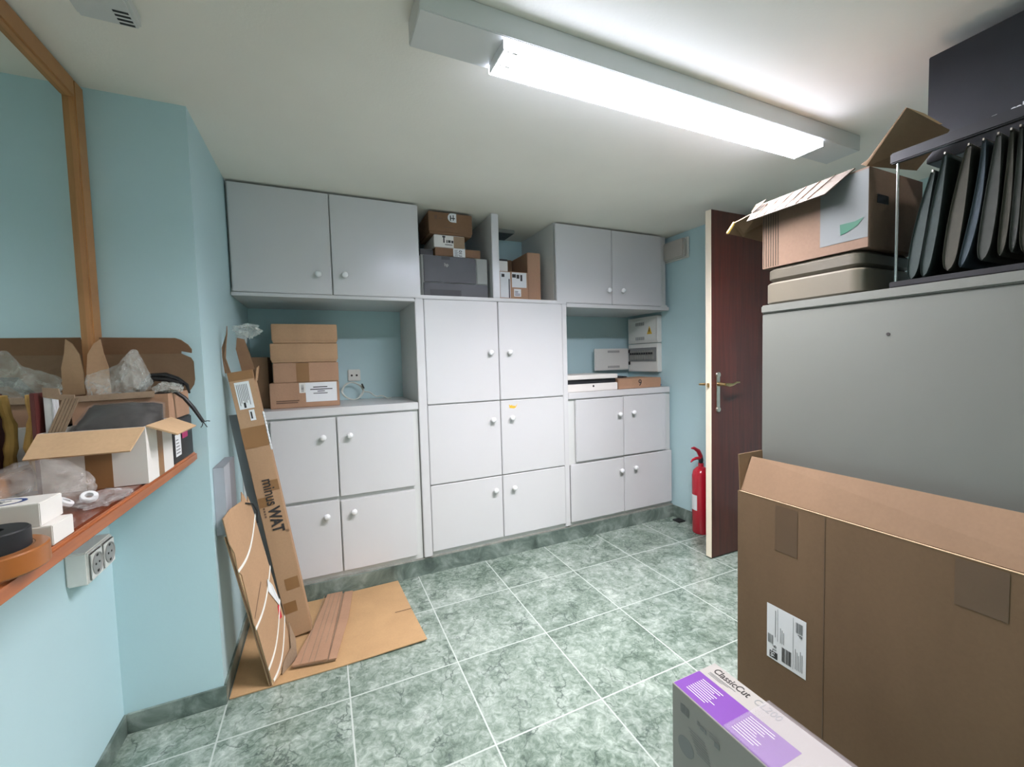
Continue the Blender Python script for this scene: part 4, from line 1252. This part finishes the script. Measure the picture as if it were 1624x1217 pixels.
GF = 'hanging folders in the black rack'
FOL = [  # (top y, mid y, bottom y, top z, bottom z, half thickness, material, label)
    (0.552, 0.576, 0.592, 1.680, 1.412, 0.013, 'folder_a', 'teal grey hanging folder nearest the chrome post'),
    (0.530, 0.548, 0.567, 1.715, 1.414, 0.011, 'folder_a', 'thin teal grey folder second from the chrome post'),
    (0.487, 0.505, 0.520, 1.716, 1.420, 0.014, 'folder_d', 'flat dark grey folder third from the chrome post'),
    (0.462, 0.471, 0.497, 1.716, 1.424, 0.008, 'folder_c', 'blue grey curved folder fourth from the chrome post'),
    (0.438, 0.447, 0.460, 1.718, 1.432, 0.012, 'folder_b', 'thick grey folder with a rounded bottom, fifth from the chrome post'),
    (0.418, 0.421, 0.430, 1.718, 1.436, 0.007, 'folder_d', 'olive grey folder sixth from the chrome post'),
    (0.404, 0.406, 0.412, 1.718, 1.440, 0.006, 'folder_b', 'narrow grey folder seventh from the chrome post'),
    (0.386, 0.388, 0.392, 1.718, 1.434, 0.010, 'folder_d', 'grey folder at the right edge of the view, eighth from the chrome post'),
]
for (yt, ym, yb, zt, zb, hw, mt_, lab) in FOL:
    t_ = thing('hanging_folder', lab, 'folder', (1.62, ym, GZ), GF)
    left, right = [], []
    for i in range(37):
        f = i / 36
        yc = yt * (1 - f) * (1 - f) + 2 * (2 * ym - 0.5 * (yt + yb)) * f * (1 - f) + yb * f * f
        z = zt + (zb - zt) * f
        w = hw * (0.18 + 0.82 * math.sin(PI * min(1.0, 0.08 + 0.62 * f)) ** 1.2) * (math.sqrt(max(0.0, 1 - ((f - 0.85) / 0.15) ** 2)) if f > 0.85 else 1.0)
        left.append((yc + w, z))
        right.append((yc - w, z))
    prof = left + list(reversed(right[:-1]))
    b = B()
    x0, x1 = RX0 + 0.004, RX1 - 0.02
    b.panel([(x0, y, z) for y, z in prof], 0.0)
    b.bm.clear()
    va = [b.bm.verts.new((x0, y, z)) for y, z in prof]
    vb = [b.bm.verts.new((x1, y, z)) for y, z in prof]
    for i in range(len(prof) - 1):
        b.bm.faces.new([va[i], va[i + 1], vb[i + 1], vb[i]])
    # papers held inside, a little short of the folder's mouth
    b.obj('folder_sheet', mt_, t_, smooth=60)
    b = B()
    va, vb = [], []
    for y, z in prof:
        yc = (yt + yb) / 2
        va.append(b.bm.verts.new((x0 + 0.004, y, z)))
        vb.append(b.bm.verts.new((x1 - 0.004, y, z)))
    b.bm.faces.new(list(reversed(va)))
    b.bm.faces.new(vb)
    for i in range(len(prof)):
        j = (i + 1) % len(prof)
        b.bm.faces.new([va[i], va[j], vb[j], vb[i]])
    for vt in b.bm.verts:
        vt.co.z = min(vt.co.z, zt - 0.004)
    ccx = sum((v_.co for v_ in b.bm.verts), Vector()) / len(b.bm.verts)
    for vt in b.bm.verts:
        i = None
    b.obj('papers', mt_, t_, smooth=60)
    B().box(x0 - 0.002, x1 + 0.006, yt - 0.0015, yt + 0.0015, zt - 0.001, zt + 0.004).obj('hanger_bar', 'silver', t_, smooth=0)

bx = thing('black_file_box', 'large black board box resting on top of the hanging-file rack', 'box', (1.63, 0.23, 1.763))
B().box(1.640, RX1, -0.12, 0.636, 1.763, 2.064, 0.002).obj('body', 'blackcard', bx)
text('lettering', 'sak', 0.024, (1.640, 0.472, 1.822), (0, -1, 0), (0, 0, 1), 'paper', bx, bold=0.001)
xs = 1.6395
B().panel([(xs, 0.510, 1.822), (xs, 0.506, 1.832), (xs, 0.496, 1.833), (xs, 0.500, 1.828)], 0.0005).obj('scuff_mark', 'ink_grey', bx, smooth=0)

# ---------------------------------------------------------------- tall carton and trimmer box
CX0, CX1, CY0, CY1, CZ = 1.313, 1.440, 0.10, 0.996, 0.745
cr = thing('open_carton', 'large brown carton with raised flaps standing against the grey cabinet', 'box', (1.376, 0.55, 0))
wall_box(B(), CX0, CX1, CY0, CY1, 0.0005, CZ, 0.005).obj('body', 'card_carton', cr, smooth=0)
B().panel([(CX0 + 0.006, CY1 - 0.006, CZ + 0.003), (CX0 + 0.006, CY0, CZ + 0.003), (CX0 + 0.070, CY0, 0.858), (CX0 + 0.064, CY1 - 0.006, 0.860)], -0.004).obj('front_flap', 'card_flap', cr, smooth=0)
B().panel([(CX0 + 0.002, CY1 - 0.004, CZ + 0.002), (CX0 + 0.003, CY1 + 0.002, 0.873), (CX1, CY1 + 0.002, 0.874), (CX1, CY1 - 0.004, CZ + 0.002)], -0.004).obj('far_flap', 'card_carton', cr, smooth=0)
B().box(CX0 - 0.0008, CX0 + 0.006, CY0, CY1 - 0.004, CZ, CZ + 0.0014).obj('fold_edge', 'card_edge', cr, smooth=0)


def cm(name, rects, mat, lift=0.0008):
    return marks(name, rects, (CX0, 0, 0), (0, -1, 0), (0, 0, 1), mat, cr, lift=lift)


cm('tape_patch', [(-0.862, -0.792, 0.586, 0.735)], 'tape_clear')
cm('tape_patch', [(-0.44, -0.355, 0.63, 0.74)], 'tape_clear')
cm('tape_seam', [(-0.7165, -0.714, 0.02, 0.74)], 'tape_clear')
# label, rotated print
LAB = cm('shipping_label', [(-0.887, -0.763, 0.2135, 0.3975)], 'paper')
def lab_marks(name, rects, mat):
    return marks(name, [(-0.887 + x0, -0.887 + x1, 0.2135 + y0, 0.2135 + y1) for x0, x1, y0, y1 in rects], (CX0, 0, 0), (0, -1, 0), (0, 0, 1), mat, LAB, lift=0.0016)
lab_marks('barcode', barcode(0.093, 0.115, 0.135, 0.168, 10, True, 3) + barcode(0.004, 0.022, 0.052, 0.082, 9, True, 6), 'ink_grey')
lab_marks('barcode', barcode(0.050, 0.080, 0.012, 0.060, 12, True, 9), 'ink')
lab_marks('printed_block', [(0.010, 0.036, 0.006, 0.028)], 'ink')
lab_marks('rule', [(0.036, 0.0368, 0.07, 0.178), (0.085, 0.0858, 0.01, 0.178)], 'ink_grey')
lab_marks('small_print', [(0.028 + 0.0, 0.030, 0.08, 0.17), (0.045, 0.0465, 0.07, 0.12), (0.050, 0.0515, 0.07, 0.115), (0.055, 0.0565, 0.07, 0.11)] +
          [(0.092 + 0.005 * i, 0.0935 + 0.005 * i, 0.015, 0.08 - 0.008 * (i % 3)) for i in range(5)], 'ink_grey')
text('label_number', '9 L', 0.018, (CX0, 0.887 - 0.020, 0.2135 + 0.052), (0, 0, -1), (0, -1, 0), 'ink', LAB, lift=0.0018)
text('label_number', 'P', 0.018, (CX0, 0.887 - 0.100, 0.2135 + 0.132), (0, 0, -1), (0, -1, 0), 'ink', LAB, lift=0.0018)
text('label_number', '56', 0.018, (CX0, 0.887 - 0.014, 0.2135 + 0.027), (0, 0, -1), (0, -1, 0), 'paper', LAB, lift=0.0022)

TX0, TX1, TY0, TY1, TZ = 0.890, 1.066, 0.38, 0.886, 0.27
tr_ = thing('trimmer_box', 'white and purple cardboard box printed ClassicCut in front of the large carton', 'box', (0.98, 0.63, 0))
B().box(TX0, TX1, TY0, TY1, 0.0005, TZ, 0.0012).obj('body', 'carton_white', tr_)
R_, U_ = (0, -1, 0), (1, 0, 0)
O_ = (TX0, TY1, TZ)
marks('purple_band', [(0.003, 0.30, 0.003, 0.106)], O_, R_, U_, 'purple', tr_, lift=0.0003)
text('print', 'ClassicCut', 0.034, (TX0 + 0.140, TY1 - 0.022, TZ), R_, U_, 'ink', tr_, bold=0.0003, stretch=0.76)
text('print', 'CL200', 0.034, (TX0 + 0.142, TY1 - 0.148, TZ), R_, U_, 'ink_grey', tr_, stretch=0.80)
marks('small_print', [(0.022, 0.105, 0.130, 0.1315), (0.022, 0.085, 0.125, 0.1265), (0.022, 0.07, 0.120, 0.1212)], O_, R_, U_, 'ink_grey', tr_)
marks('white_print', lines(0.032, 0.115, 0.022, 0.094, 9, 0.22, 11), O_, R_, U_, 'paper', tr_)
marks('white_print', lines(0.178, 0.255, 0.022, 0.100, 9, 0.20, 12), O_, R_, U_, 'paper', tr_, lift=0.0012)
O2 = (TX0, TY1, TZ)
marks('barcode', barcode(0.032, 0.062, -0.062, -0.036, 12, True, 21), O2, R_, (0, 0, 1), 'ink_grey', tr_)
marks('side_print', [(0.09, 0.098, -0.055, -0.045), (0.10, 0.112, -0.06, -0.05), (0.115, 0.12, -0.062, -0.05), (0.145, 0.16, -0.070, -0.058)] +
      [(0.06 + 0.004 * i, 0.115 + 0.003 * i, -0.090 - 0.007 * i, -0.0885 - 0.007 * i) for i in range(8)] +
      [(0.13, 0.16, -0.045 - 0.006 * i, -0.0438 - 0.006 * i) for i in range(3)], O2, R_, (0, 0, 1), 'ink_grey', tr_)
b = B()
b.lathe([(0.0, 0.0), (0.028, 0.0), (0.028, 0.0006), (0.0, 0.0006)], (TX0 - 0.0004, TY1 - 0.05, 0.115), (-1, 0, 0), 20)
b.obj('product_picture', 'ink_grey', tr_, smooth=0)
B().box(TX0 + 0.001, TX1 + 0.002, TY0, TY1 - 0.170, TZ + 0.003, TZ + 0.0075).obj('clear_sleeve', 'sleeve', tr_)
